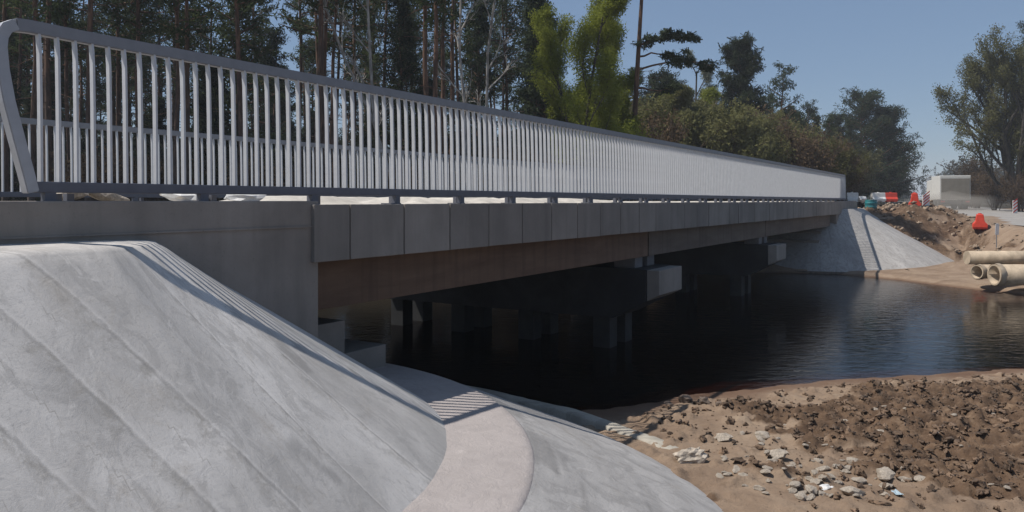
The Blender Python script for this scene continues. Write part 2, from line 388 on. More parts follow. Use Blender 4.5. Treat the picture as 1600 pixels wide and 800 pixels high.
geo = N.new('ShaderNodeNewGeometry'); sp = N.new('ShaderNodeSeparateXYZ'); L.new(geo.outputs['Position'], sp.inputs[0])
wet = N.new('ShaderNodeMapRange'); wet.inputs[1].default_value = ZW + .005; wet.inputs[2].default_value = ZW + .055
wet.inputs[3].default_value = .65; wet.inputs[4].default_value = 0; L.new(sp.outputs[2], wet.inputs[0])
c = mixc(N, L, wet.outputs[0], c, (.10, .05, .03))       # damp sand at the waterline
L.new(c, bs.inputs['Base Color']); bs.inputs['Roughness'].default_value = .95; bs.inputs['Specular IOR Level'].default_value = .15
p = bump(N, L, bs, nz(N, L, co, 12, 8, .7), .6, .05)
bump(N, L, bs, nz(N, L, co, 70, 4, .7), .5, .012, p)
tag(link('ground', gme, m), 'sandy and churned brown earth around the river', None, None, 'structure')

# water: a closed body so that its brown depth absorbs light
m, N, L, bs = mat('river_water'); N.remove(bs); out = N['Material Output']; co = coord(N)
gl = N.new('ShaderNodeBsdfGlossy'); gl.inputs['Roughness'].default_value = .02
tr = N.new('ShaderNodeBsdfTransparent'); tr.inputs[0].default_value = (.30, .17, .11, 1)
fr = N.new('ShaderNodeFresnel'); fr.inputs[0].default_value = 1.4; mx = N.new('ShaderNodeMixShader')
L.new(fr.outputs[0], mx.inputs[0]); L.new(tr.outputs[0], mx.inputs[1]); L.new(gl.outputs[0], mx.inputs[2]); L.new(mx.outputs[0], out.inputs[0])
b = N.new('ShaderNodeBump'); b.inputs['Strength'].default_value = .16; b.inputs['Distance'].default_value = .05
mp = N.new('ShaderNodeMapping'); mp.inputs['Scale'].default_value = (1.1, 2.2, 1); mp.inputs['Rotation'].default_value = (0, 0, .15); L.new(co, mp.inputs[0])
L.new(nz(N, L, mp.outputs[0], 2.6, 4, .55, .8), b.inputs['Height'])
for n_ in (gl, fr): L.new(b.outputs[0], n_.inputs['Normal'])
va = N.new('ShaderNodeVolumeAbsorption'); va.inputs[0].default_value = (.62, .16, .06, 1); va.inputs[1].default_value = 2.6
L.new(va.outputs[0], out.inputs['Volume'])
wb = MB(); wb.box((0, 20, ZW - .65), (160, 40, 1.3))
tag(wb.build('river_water', m), 'dark brown river water under the bridge', None, None, 'structure')

# bypass road
rv = []; rf = []
ys = np.concatenate([np.arange(19, 60, 2.), np.arange(60, 640, 10.)])
for k, y in enumerate(ys):
    xl = float(np.interp(y, RLY, RLX))
    ZR = float(ZRf(y)); rv += [(xl, y, ZR), (xl + 3.6, y, ZR + .03), (xl + 7.2, y, ZR)]
    if k: a = 3 * (k - 1); rf += [(a, a + 1, a + 4, a + 3), (a + 1, a + 2, a + 5, a + 4)]
rm = plain('dusty_asphalt', (.27, .25, .225), .9, .2, 1.2, .1)
tag(link('bypass_road', npmesh('bypass_road', rv, rf), rm), 'dusty grey bypass road beside the bridge', None, None, 'structure')

# ------------------------------------------------------------------ the concrete slope cones
TOE, RIM, ATOE = 3.42, 4.0, 5.9
ZTOP, ZBERM, ZAP = -.25, -1.76, -2.62
def cone_grid(rs_fn, z_fn, ss, name, m, parent, seamdir=None, disp=None, mirror=None, arc_r=TOE):
    """ss: arc length values; returns mesh of the surface; s<0 straight along u, 0..arc round the corner, beyond under the deck"""
    arc = arc_r * math.pi / 2; rows = []
    S = np.array(ss); nS = len(S)
    base = np.zeros((nS, 2)); nrm = np.zeros((nS, 2)); phi = np.zeros(nS)
    for i, s in enumerate(S):
        if s < 0: base[i] = (s, -.9); nrm[i] = (0, 1); phi[i] = 0
        elif s <= arc:
            f = s / arc_r; base[i] = (0, -.9); nrm[i] = (math.sin(f), math.cos(f)); phi[i] = f
        elif s <= arc + 4.7: base[i] = (0, -.9 - (s - arc)); nrm[i] = (1, 0); phi[i] = math.pi / 2
        else:
            f = min((s - arc - 4.7) / arc_r, math.pi / 2); base[i] = (0, -5.6); nrm[i] = (math.cos(f), -math.sin(f)); phi[i] = math.pi / 2
    RT = rs_fn(phi)                                   # (nS, nT)
    Z = z_fn(phi, RT)
    nT = RT.shape[1]
    U = base[:, 0:1] + nrm[:, 0:1] * RT; V = base[:, 1:2] + nrm[:, 1:2] * RT
    seam = np.zeros_like(U)
    if disp is not None: dz, seam = disp(S[:, None] * np.ones_like(RT), RT, U, V); Z = Z + dz
    if mirror is not None: U = mirror - U
    W = np.stack([P0[0] + UX * U + UY * V, P0[1] + UY * U - UX * V, Z], 2).reshape(-1, 3)
    k = (np.arange(nS - 1)[:, None] * nT + np.arange(nT - 1)[None, :]).ravel()
    Fq = np.stack([k, k + 1, k + nT + 1, k + nT], 1)
    if mirror is not None: Fq = Fq[:, ::-1]
    Fq = Fq[:, ::-1]
    me = npmesh(name, W, Fq, True)
    pattr(me, 'seam', seam.ravel())
    pattr(me, 'seamd', (EXTRA['d'] if disp is disp_slope else np.full_like(U, .5)).ravel()); pattr(me, 'strip', (EXTRA['t'] if disp is disp_slope else np.ones_like(U)).ravel())
    uv = me.uv_layers.new(name='UVMap'); li = np.zeros(len(me.loops), np.int32); me.loops.foreach_get('vertex_index', li)
    UVv = np.stack([(S[:, None] * np.ones_like(RT)).ravel(), RT.ravel()], 1)
    uv.data.foreach_set('uv', UVv[li].astype(np.float32).ravel())
    o = link(name, me, m, parent); return o
EXTRA = {}
def rtop(phi): return np.clip(1.65 - .4 * np.degrees(phi) / 37, 1.1, 1.65)
seam_s = [-4.3, -3.65, -3.0, -2.4, -1.9, -1.4, -.94, -.56, .35, 1.31, 2.4, 3.45, 4.5, 5.3]
off = {k: R.uniform(-.001, .001) for k in range(20)}
def disp_slope(S, RT, U, V):
    s2 = S - .44 * (RT - 1.5) * sst(1.2, .1, S) + .03 * np.sin(RT * 2.3 + S) + .05 * (fbm(S * .7, RT * 1.2, 91, 3) - .5)
    dz = np.zeros_like(S); seam = np.zeros_like(S)
    edges = np.array(seam_s); lev = np.array([off[k] for k in range(len(edges) + 1)])
    dz = lev[0] * np.ones_like(S); dmin = np.full_like(S, .5)
    tone = np.array([.93, 1.05, .97, 1.02, .95, 1.04, .96, 1.03, .93, 1.04, .95, 1.0, .95, 1.03, .97, 1.0])[np.searchsorted(edges, s2)]
    for k, e in enumerate(edges):
        dz += (lev[k + 1] - lev[k]) * sst(-.02, .02, s2 - e)
        brk = sst(.45, .68, fbm(RT * 3.1 + 3 * k, S * .6 + k, 95, 4))
        w = .011 + .016 * brk
        dd = s2 - e; dmin = np.where(np.abs(dd) < np.abs(dmin), dd, dmin)
    dz += .005 * (fbm(S * 1.4, RT * 1.1, 97, 3) - .5) + .003 * (fbm(S * 5, RT * 5, 99, 3) - .5)
    seam = np.maximum(seam, .55 * sst(.66, .76, fbm(S * 4.2, RT * 3.4, 103, 4)) * sst(.5, .62, fbm(S * .9, RT * .8, 105, 2)))
    EXTRA['d'] = np.clip(dmin, -.3, .3); EXTRA['t'] = tone
    return dz, seam
def near_s(a, b): return np.arange(a, b, .03)
def cone_thing(name, label, mirror, fine, slope_m, berm_m, apron_m):
    t = empty(name, B(0 if mirror is None else mirror, .4, -1.8), ANG, label, 'slope paving')
    return t
slope_t = empty('slope_paving', (0, 0, 0), 0, 'trowelled pale concrete cone with berm and lower apron, in the left foreground', 'slope paving')
S1 = np.concatenate([np.arange(-9, -2.6, .4), np.arange(-2.6, 5.4, .022), np.arange(5.4, 5.37 + 4.7 + 5.5, .25)])
T1 = np.linspace(0, 1, 84)
def rs_up(phi):
    rt = rtop(phi)[:, None]
    a = np.linspace(.86, 1, 6)[None, :]; first = .97 + (rt - .97) * np.linspace(0, 1, 8)[None, :-1]
    return np.concatenate([first * np.ones((len(phi), 1)), rt + (TOE + .012 - rt) * T1[None, :]], 1)
def z_up(phi, RT):
    rt = rtop(phi)[:, None]
    return np.where(RT <= rt, ZTOP + .02 * (rt - RT), ZTOP - (ZTOP - ZBERM + .03) * (RT - rt) / (TOE - rt)) - .012 * np.exp(-((RT - rt) / .05) ** 2)
cone_grid(rs_up, z_up, S1, 'upper_slope', M['slope'], slope_t, disp=disp_slope)
S2 = np.concatenate([np.arange(-9, -1.5, .4), np.arange(-1.5, 6, .04), np.arange(6, 5.37 + 4.7 + 5.4, .25)])
def disp_berm(S, RT, U, V):
    return sst(RIM, RIM - .2, RT) * (.006 * (fbm(S * 6, RT * 6, 111, 3) - .5) + .01 * (fbm(S * 1.2, RT, 113, 3) - .5)), np.zeros_like(S)
cone_grid(lambda p: np.concatenate([np.linspace(TOE - .06, RIM - .01, 16), [RIM + .012, RIM + .03]])[None, :] * np.ones((len(p), 1)),
          lambda p, r: ZBERM - .05 * (r - TOE) - .012 * sst(RIM - .02, RIM + .006, r) - .05 * sst(RIM + .006, RIM + .03, r), S2, 'berm', M['berm'], slope_t, disp=disp_berm)
def disp_apron(S, RT, U, V):
    band = sst(.52, .60, fbm(S * .8, RT * 8.5, 123, 4))
    return sst(RIM, RIM + .3, RT) * .02 * (fbm(S * .8, RT * 1.6, 121, 4) - .5) + .003 * (fbm(S * 4, RT * 6, 125, 3) - .5), .55 * band * sst(.40, .58, fbm(S * 1.5, RT * 1.5, 127, 3))
cone_grid(lambda p: np.linspace(RIM - .01, ATOE + .15, 60)[None, :] * np.ones((len(p), 1)),
          lambda p, r: ZBERM - .042 - (ZBERM - .042 - ZAP) * (r - RIM) / (ATOE - RIM) - .06 * sst(ATOE - .3, ATOE + .15, r), S2, 'apron', M['apron'], slope_t, disp=disp_apron)
def disp_kerb(S, RT, U, V): return .07 * (fbm(S * 1.8, RT, 131, 3) - .5) + .02 * (fbm(S * 8, RT * 4, 133, 2) - .5), np.zeros_like(S)
M['kerb'] = concrete('toe_kerb_concrete', .33, .46, (1.05, .96, .80), 3, None, .4, .3, True)
cone_grid(lambda p: np.array([5.94, 5.98, 6.0, 6.16, 6.19, 6.2])[None, :] * np.ones((len(p), 1)),
          lambda p, r: np.array([-2.72, -2.575, -2.555, -2.555, -2.575, -2.8])[None, :] * np.ones_like(r), np.concatenate([np.arange(-2, 8, .06)]), 'toe_kerb', M['kerb'], slope_t, disp=disp_kerb)

# far cone: one smooth slope from the far road shoulder to the water
far_t = empty('slope_paving', (0, 0, 0), 0, 'smooth pale concrete cone at the far end of the bridge, above the water', 'slope paving')
def disp_far(S, RT, U, V):
    e = (S / .62) - np.floor(S / .62); l = np.exp(-((e - .5) / .04) ** 2)
    return .02 * (fbm(S, RT, 141, 3) - .5) - .008 * l, .22 * l
cone_grid(lambda p: np.concatenate([np.linspace(.97, 1.4, 5)[:-1], np.linspace(1.4, FT, 40)])[None, :] * np.ones((len(p), 1)),
          lambda p, r: np.where(r < 1.4, -.32, -.32 - (r - 1.4) / (FT - 1.4) * 2.36), np.concatenate([np.arange(-4, 0, .3), np.arange(0, 8.6, .06), np.arange(8.6, 22, .3)]),
          'upper_slope', M['far_slope'], far_t, disp=disp_far, mirror=FARC, arc_r=FT)
cone_grid(lambda p: np.array([FT - .02, FT + .02, FT + .16, FT + .18])[None, :] * np.ones((len(p), 1)),
          lambda p, r: np.array([-2.66, -2.63, -2.63, -3.0])[None, :] * np.ones_like(r), np.arange(-1, 20, .3), 'toe_kerb', M['stone_dark'], far_t, mirror=FARC, arc_r=FT)

# ------------------------------------------------------------------ the bridge  (local x = u, y = w = -v, z)
bridge = empty('road_bridge', B(0, 0, 0), ANG, 'long low grey concrete road bridge on two piers over the dark river', 'bridge')
UE = 37.2
def part(mb, name, m, parent=None, kind=None):
    o = mb.build(name, m, parent or bridge, kind=kind); return o
# local coords: parent sits at B(0,0,0)
wl = MB(); wl.prism([(-12, .03), (2.37, .03), (2.37, -2.3), (-12, -2.3)], (-.10, .30), 1, .012)
wl.box((-4.8, -.104, -.20), (14.2, .02, .012))
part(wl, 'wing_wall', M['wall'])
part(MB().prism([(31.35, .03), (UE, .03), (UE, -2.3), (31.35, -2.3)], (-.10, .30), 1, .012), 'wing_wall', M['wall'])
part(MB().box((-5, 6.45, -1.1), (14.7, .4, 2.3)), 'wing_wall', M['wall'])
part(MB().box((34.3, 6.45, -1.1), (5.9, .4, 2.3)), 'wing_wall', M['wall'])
for a, s in ((2.37, 1), (31.35, -1)):
    part(MB().box((a - s * .2, 3.28, -1.2), (.396, 5.9, 2.35)), 'abutment_wall', M['block'])
    part(MB().box((a + s * .42, 3.4, -1.37), (.83, 6.05, .34), bev=.01), 'abutment_step', M['block'])
    part(MB().box((a + s * .72, 3.4, -1.72), (1.45, 6.1, .36), bev=.01), 'abutment_step', M['block'])
# deck and parapet panels
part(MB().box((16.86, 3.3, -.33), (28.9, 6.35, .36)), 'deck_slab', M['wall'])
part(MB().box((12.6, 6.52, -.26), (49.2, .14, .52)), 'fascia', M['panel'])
us = [2.27] + [2.74 + .797 * k for k in range(43)]
pm = {}
for k in range(len(us)):
    a = us[k]; b = us[k + 1] if k + 1 < len(us) else UE
    if a > UE - .2: break
    b = min(b, UE)
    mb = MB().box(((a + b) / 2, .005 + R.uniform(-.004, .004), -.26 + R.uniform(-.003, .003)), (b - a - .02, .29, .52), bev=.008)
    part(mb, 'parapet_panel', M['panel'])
part(MB().box((19.8, .02, -.27), (34.6, .20, .44)), 'parapet_core', M['foot'])
sp_ = [2.37, 10.95, 20.07, 31.0]
for k in range(3):
    for j in range(5):
        y = .10 + .25 + j * 1.42
        a, b = sp_[k] + .03, sp_[k + 1] - .03
        mb = MB().prism([(y - .25, -.505), (y + .25, -.505), (y + .25, -.62), (y + .14, -.70), (y + .14, -.86), (y + .22, -.92), (y + .22, -1.0), (y - .25, -1.0)] if j else
                        [(y - .25, -.522), (y + .25, -.522), (y + .25, -1.0), (y - .25, -1.0)], (a, b), 0, .012)
        part(mb, 'girder', M['girder_rust'] if (k == 0) else M['girder'])
for k in (1, 2):
    uc = sp_[k]; pr = empty('pier', (0, 0, 0)); pr.parent = bridge
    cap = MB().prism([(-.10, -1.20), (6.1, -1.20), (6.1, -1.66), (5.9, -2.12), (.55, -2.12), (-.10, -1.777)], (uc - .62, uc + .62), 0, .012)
    part(cap, 'pier_cap', M['cap_shade'], pr)  # darker than cap_end because the deck's shade is painted in
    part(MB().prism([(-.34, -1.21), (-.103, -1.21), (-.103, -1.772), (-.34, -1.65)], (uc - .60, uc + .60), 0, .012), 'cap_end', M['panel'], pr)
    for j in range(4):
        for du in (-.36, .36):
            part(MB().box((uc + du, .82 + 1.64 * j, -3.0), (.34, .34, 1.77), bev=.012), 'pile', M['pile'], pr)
    for j in range(5):
        for du in (-.3, .3):
            part(MB().box((uc + du, .38 + j * 1.42, -1.1), (.36, .42, .195), bev=.008), 'bearing_block', M['pier'], pr)
# road over the bridge and its shoulders (structure)
def strip(name, u0, u1, v0, v1, z, m, label):
    V = []; Fq = []; n = 24
    for k in range(n + 1):
        u = u0 + (u1 - u0) * k / n
        V += [B(u, v0, z), B(u, v1, z)]
        if k: a = 2 * (k - 1); Fq.append((a, a + 1, a + 3, a + 2))
    return tag(link(name, npmesh(name, V, Fq), m), label, None, None, 'structure')
strip('bridge_road', -60, 160, -5.9, -1.3, -.03, rm, 'unfinished road surface across the bridge')
# sand and mortar spread over the footway behind the near railing
su = np.arange(-2.5, 36, .06); sv = np.linspace(-1.35, -.14, 22)
SU, SV = np.meshgrid(su, sv)
prof = sst(-.14, -.5, SV)
SZ = -.012 + prof * np.interp(SU, [0, 2.0, 2.6, 8.5, 11, 40], [.0, .01, .07, .065, .028, .02]) * (.25 + 1.05 * sst(.38, .66, fbm(SU * 1.3, SV * 2, 151, 4))) + .012 * (fbm(SU * 9, SV * 9, 153, 3) - .5)
SZ = np.maximum(SZ, -.012)
Wv = np.stack([P0[0] + UX * SU + UY * SV, P0[1] + UY * SU - UX * SV, SZ], 2).reshape(-1, 3)
n_ = len(su); k_ = (np.arange(len(sv) - 1)[:, None] * n_ + np.arange(n_ - 1)[None, :]).ravel()
tag(link('footway_sand', npmesh('footway_sand', Wv, np.stack([k_, k_ + n_, k_ + n_ + 1, k_ + 1], 1), True), plain('pale_footway_sand', (.50, .46, .40), .95, .25, 3, .4)),
    'pale sand and mortar spread over the footway behind the railing', 'sand', None, 'stuff')

# ------------------------------------------------------------------ railings
def railing(vpos, u0, u1, label, detail_from):
    t = empty('bridge_railing', B(u0, vpos, 0), ANG, label, 'railing', 'railings of the bridge')
    Ln = u1 - u0
    # top rail with its bent end post, one flat profile swept along a path in the u-z plane
    def sweep(path, wy, th):
        mb = MB(); bm = mb.bm; prev = None
        for i, (a, z, y) in enumerate(path):
            p = Vector((a, y, z)); q0 = Vector((path[max(i - 1, 0)][0], 0, path[max(i - 1, 0)][1])); q1 = Vector((path[min(i + 1, len(path) - 1)][0], 0, path[min(i + 1, len(path) - 1)][1]))
            d = (q1 - q0).normalized(); n = Vector((-d.z, 0, d.x))
            ring = [bm.verts.new(p + n * sx * th / 2 + Vector((0, sy * wy / 2, 0))) for sx, sy in ((1, -1), (1, 1), (-1, 1), (-1, -1))]
            if prev:
                for k in range(4): bm.faces.new((prev[k], prev[(k + 1) % 4], ring[(k + 1) % 4], ring[k]))
            else: bm.faces.new(ring[::-1])
            prev = ring
        bm.faces.new(prev); bmesh.ops.recalc_face_normals(bm, faces=bm.faces[:])
        es = [e for e in bm.edges if len(e.link_faces) == 2 and e.calc_face_angle(0) > 1.2]
        bmesh.ops.bevel(bm, geom=es, offset=.006, segments=2, affect='EDGES')
        return mb
    bend = [(-.05, .085, 0), (-.075, .2, .005), (-.13, .42, .01), (-.185, .66, .02), (-.215, .86, .03), (-.225, 1.0, .035), (-.215, 1.07, .04), (-.185, 1.125, .04), (-.13, 1.155, .04), (-.05, 1.16, .04)]
    sweep(bend[:9], .080, .075).build('end_post', M['post'], t)
    sweep(bend[8:] + [(a, 1.155, .04) for a in np.arange(.3, Ln, 1.2)] + [(Ln, 1.155, .04)], .062, .085).build('top_rail', M['rail'], t)
    MB().box((Ln / 2, 0, .12), (Ln + .06, .06, .072), bev=.006).build('bottom_rail', M['foot'], t)
    MB().box((Ln, .02, .6), (.05, .06, 1.05), bev=.006).build('end_post', M['rail'], t)
    for k, a in enumerate(np.arange(.06, Ln, 1.17)):
        mb = MB().box((a, 0, .035), (.07, .055, .10)).box((a - .02, .05, -.0), (.16, .14, .016)).box((a + .13, .16, .03), (.06, .05, .10)).box((a + .24, .2, .03), (.05, .05, .10))
        mb.build('foot', M['foot'], t)
    def bar(mb, a):
        # flat bar that leans in and curves to the underside of the top rail
        pts = [(.0, .15), (.008, .7), (.016, .98), (.024, 1.07), (.034, 1.13)]
        prev = None; bm = mb.bm
        for y, z in pts:
            ring = [bm.verts.new((a + sx * .008, y + sy * .0195, z)) for sx, sy in ((-1, -1), (1, -1), (1, 1), (-1, 1))]
            if prev:
                for k in range(4): bm.faces.new((prev[k], prev[(k + 1) % 4], ring[(k + 1) % 4], ring[k]))
            prev = ring
    us_ = np.arange(.01, Ln - .05, .117); proto = None; rest = MB(); cnt = 0
    # the hundred bars nearest to the photographer are parts, the rest one stuff part
    i0 = detail_from
    for i, a in enumerate(us_):
        if i0 <= i < i0 + 100:
            if proto is None:
                mb = MB(); bar(mb, 0.0); proto = mb.mesh('baluster'); proto.materials.append(M['galv'])
            o = bpy.data.objects.new('baluster', proto); COL.objects.link(o); o.parent = t; o.location = (a, 0, 0)
        else: bar(rest, a)
    rest.build('baluster', M['galv'], t, kind='stuff')
    return t
railing(0, 0, 34.5, 'grey steel railing with flat bars along the near edge of the bridge', 0)
railing(-6.2, -6.0, 33, 'lower looking grey railing along the far edge of the bridge, seen through the near bars', 62)

# ------------------------------------------------------------------ rocks and rubble
def rock_mesh(name, seed, sx, sy, sz, m, rough=.7, sub=2):
    rr = random.Random(seed); bm = bmesh.new(); bmesh.ops.create_icosphere(bm, subdivisions=sub, radius=.5)
    cuts = [(Vector((rr.gauss(0, 1), rr.gauss(0, 1), rr.gauss(0, 1))).normalized(), rr.uniform(.26, .42)) for _ in range(7)]
    for v in bm.verts:
        for n, d in cuts:
            k = v.co.dot(n) - d
            if k > 0: v.co -= n * k
        v.co *= 1 + rr.uniform(-rough, rough) * .25
        v.co.x *= sx; v.co.y *= sy; v.co.z *= sz
    me = bpy.data.meshes.new(name); bm.to_mesh(me); bm.free(); me.materials.append(m); return me
pale = [rock_mesh('rubble_piece', 20 + k, 1.3, .7 + .06 * k, .36 + .05 * k, M['rubble']) for k in range(6)]
dark = [rock_mesh('wet_stone', 40 + k, 1.1, .9, .7, M['stone_dark']) for k in range(4)]
def rock(me, name, x, y, s, label, cat, group=None, z=None, sink=.14):
    o = bpy.data.objects.new(name, me); COL.objects.link(o)
    o.location = (x, y, (H(x, y) if z is None else z) + s * sink); o.scale = (s, s, s); o.rotation_euler = (R.uniform(-.25, .25), R.uniform(-.25, .25), R.uniform(0, 6.28))
    return tag(o, label, cat, group)
def at(px, py, z=-2.58):
    d = (.03 - z) * 1200 / (py - 314); return PX(px, d), d
for px, py, s, lab in [(1150, 748, .19, 'rounded pale stone alone on brown earth near the foot of the apron'),
                       (1383, 765, .30, 'largest flat pale rubble slab in the front heap'), (1412, 768, .17, 'pale rubble lump between the flat slab and the tilted one'),
                       (1437, 773, .24, 'tilted pale oblong rubble lump right of the flat slab'), (1190, 690, .26, 'angular pale lump on the sand by the dark clods'),
                       (1130, 692, .28, 'broad pale lump of broken mortar near the bare sand patch'), (1462, 692, .20, 'single pale lump in the middle of the dark churned earth'),
                       (1215, 725, .28, 'long narrow pale fragment lying flat on brown earth')]:
    x, y = at(px, py); rock(R.choice(pale), 'rubble_piece', x, y, s * .62, lab, 'rubble')
for k in range(95):
    px = R.gauss(1240, 75) if k < 65 else R.uniform(1120, 1600); py = R.uniform(690, 800) if k < 65 else R.uniform(640, 800)
    if k < 35: px = R.gauss(1285, 55); py = R.uniform(742, 800)
    x, y = at(px, py); rock(R.choice(pale), 'rubble_piece', x, y, abs(R.gauss(.045, .035)) + .025, 'small pale rubble piece strewn over the churned foreground earth', 'rubble', 'pale rubble strewn over the foreground')
for px, py, s, lab in [(1046, 633, .15, 'brown wet stone leftmost at the water edge by the bridge shadow'), (1072, 629, .22, 'largest brown stone of the row at the water edge'),
                       (1100, 640, .17, 'dark clod right of the stones at the water edge'), (1125, 645, .15, 'small dark clod rightmost of the row at the water edge')]:
    x, y = at(px, py, -2.66); rock(R.choice(dark), 'wet_stone', x, y, s, lab, 'stone')
# slanting concrete chunk by the apron
x, y = at(1080, 727); me = rock_mesh('concrete_chunk', 66, .34, .24, .15, M['rubble'], .8, 3); o = link('concrete_chunk', me, None)
o.location = (x, y, H(x, y) + .05); o.rotation_euler = (.30, -.12, .25); tag(o, 'grey blocky concrete chunk tipped beside the apron kerb', 'concrete chunk')
# loose clods: uncountable
cV = []; cF = []; base = rock_mesh('clod', 77, 1.1, .8, .5, M['clod'], 1.5, 2)
bv = np.array([v.co[:] for v in base.vertices]); bf = np.array([p.vertices[:] for p in base.polygons])
cx = RNG.uniform(1.6, 10.2, 30000); cy = RNG.uniform(5.6, 12.0, 30000)
hz, sz_, _ = height(cx, cy); keep = (RNG.uniform(0, 1, 30000) < np.clip(sz_ * .40 + .11, 0, 1)) & (hz > ZW + .03)
ub, vb = toB(cx, cy); keep &= np.hypot(np.maximum(ub, 0), vb + .9) > 6.15
cx, cy, hz = cx[keep], cy[keep], hz[keep]
for i in range(len(cx)):
    s = .012 + .095 * RNG.random() ** 4.0; a = RNG.uniform(0, 6.28); ca, sa = math.cos(a), math.sin(a)
    q = (bv + .10 * RNG.normal(0, 1, bv.shape)) * s * RNG.uniform(.6, 1.35, 3); q = np.stack([q[:, 0] * ca - q[:, 1] * sa, q[:, 0] * sa + q[:, 1] * ca, q[:, 2]], 1) + (cx[i], cy[i], hz[i] + s * .15)
    cF.append(bf + len(cV) * len(bv)); cV.append(q)
tag(link('soil_clods', npmesh('soil_clods', np.concatenate(cV), np.concatenate(cF)), M['clod']), 'loose brown clods of churned soil in the foreground', 'soil', None, 'stuff')
# rubble on the far bank heap
fx = RNG.uniform(14, 25, 7000); fy = RNG.uniform(24, 46, 7000); hz, sz_, _ = height(fx, fy); ub, vb = toB(fx, fy)
keep = (RNG.uniform(0, 1, 7000) < sz_ * .6 + .05) & (hz > ZW + .2) & (fx < np.interp(fy, RLY, RLX) - .3) & ~((np.hypot(np.maximum(FARC - ub, 0), vb + .9) < FT + .4) & (vb < 6) & (ub < 34.5))
cV = []; cF = []
for x_, y_, z_ in zip(fx[keep], fy[keep], hz[keep]):
    s = .05 + .22 * RNG.random() ** 3; q = (bv + .09 * RNG.normal(0, 1, bv.shape)) * s * RNG.uniform(.6, 1.4, 3) + (x_, y_, z_ + s * .15); cF.append(bf + len(cV) * len(bv)); cV.append(q)
tag(link('soil_clods', npmesh('soil_clods', np.concatenate(cV), np.concatenate(cF)), plain('far_clod', (.26, .195, .14), .95, .4, 3)), 'brown clods on the earth heap by the far cone', 'soil', None, 'stuff')
# lumps lying on the near footway behind the railing
for u_, v_, s, mt, lab in [(.42, -.45, .34, 'rubble', 'tan stone slab lying behind the first bars of the near railing'), (.72, -.42, .26, 'rubble', 'small pointed pale stone lying behind the near railing'),
                           (1.35, -.4, .40, 'sheet', 'white crumpled sheet lying flat behind the near railing'), (1.95, -.38, .30, 'sheet', 'white block tipped on the footway left of the first parapet panel')]:
    me = rock_mesh('footway_lump', int(u_ * 100), 1.3, .7, .34, M[mt]); p = B(u_, v_, .05); rock(me, 'footway_lump', p.x, p.y, s, lab, 'rubble', None, .03, .12)

# ------------------------------------------------------------------ pipes on the far shore
def pipe(px, py0, py1, d, ln, label, rot=.0, end=True):
    r = (py1 - py0) / 1200 * d / 2; z = .03 - ((py0 + py1) / 2 - 314) / 1200 * d
    t = empty('cream_pipe', (PX(px, d), d, z), rot, label, 'pipe', 'pipes on the far shore')
    mb = MB(); n = 28; prof = [(r, 0), (r, ln), (r * .86, ln), (r * .86, .0)]
    rings = [[mb.bm.verts.new((a, rr * math.cos(2 * math.pi * k / n), rr * math.sin(2 * math.pi * k / n))) for k in range(n)] for rr, a in prof]
    for i in range(4):
        A, Bq = rings[i], rings[(i + 1) % 4]
        for k in range(n): mb.bm.faces.new((A[k], A[(k + 1) % n], Bq[(k + 1) % n], Bq[k]))
    bmesh.ops.recalc_face_normals(mb.bm, faces=mb.bm.faces[:])
    o = mb.build('pipe_wall', M['pipe'], t, True)
    for p_ in o.data.polygons: p_.use_smooth = len(p_.vertices) == 4 and abs(p_.normal.x) < .5
    mb = MB(); 
    for a in (.0, ):
        rr = [[mb.bm.verts.new((x_, q * math.cos(2 * math.pi * k / n), q * math.sin(2 * math.pi * k / n))) for k in range(n)] for q, x_ in ((r * 1.09, .02), (r * 1.09, .16), (r * 1.002, .19), (r * 1.002, .02))]
        for i in range(3):
            for k in range(n): mb.bm.faces.new((rr[i][k], rr[i][(k + 1) % n], rr[i + 1][(k + 1) % n], rr[i + 1][k]))
    if end: mb.build('collar', M['pipe'], t, True)
    else: mb.bm.free(); MB().tube([(-.012, 0, 0), (.03, 0, 0)], r * .99, 28).build('end_cap', M['pipe'], t)
    return t
pipe(1511, 392, 413, 23.6, 6, 'thin cream pipe lying uppermost on the far shore', .0, False)
pipe(1553, 413, 446, 22.6, 5, 'thick cream pipe lying under the thin one at the far shore', .02)
pipe(1526, 414, 436, 23.2, 1.1, 'short broken cream pipe with dark open end at the far shore', .35)

# ------------------------------------------------------------------ truck, barriers, posts, barrel
t = empty('box_truck', (PX(1493, 70), 70, float(ZRf(70)) + .03), -.30, 'white and grey box truck driving away on the dusty bypass road', 'truck')
MB().box((0, 1.85, 2.0), (2.5, 3.5, 2.2), bev=.03).build('cargo_box', M['truck_white'], t)
MB().box((0, .07, 1.88), (2.30, .05, 1.85), bev=.01).build('tailgate', M['truck_tarp'], t)
MB().box((0, .10, 2.94), (2.46, .05, .22), bev=.01).build('header_bar', M['truck_white'], t)
MB().box((0, 3.2, .72), (1.0, 6.0, .26)).box((0, .2, .55), (2.3, .12, .16)).build('chassis', M['truck_dark'], t)
cb = MB(); cb.prism([(4.0, .7), (6.0, .7), (6.0, 1.7), (5.75, 2.75), (4.0, 2.8)], (-1.2, 1.2), 0, .05); cb.build('cab', M['truck_white'], t)
for y_ in (1.2, 2.4, 5.1):
    for s in (-1, 1):
        mb = MB(); mb.tube([(s * .85, y_, .5), (s * 1.2, y_, .5)], .5, 20); w = mb.build('wheel', M['rubber'], t); 
        MB().tube([(s * 1.14, y_, .5), (s * 1.215, y_, .5)], .24, 12).build('rim', M['truck_dark'], w)
for s in (-1, 1): MB().box((s * 1.0, .12, .72), (.32, .05, .14)).build('tail_light', M['stripe_red'], t)

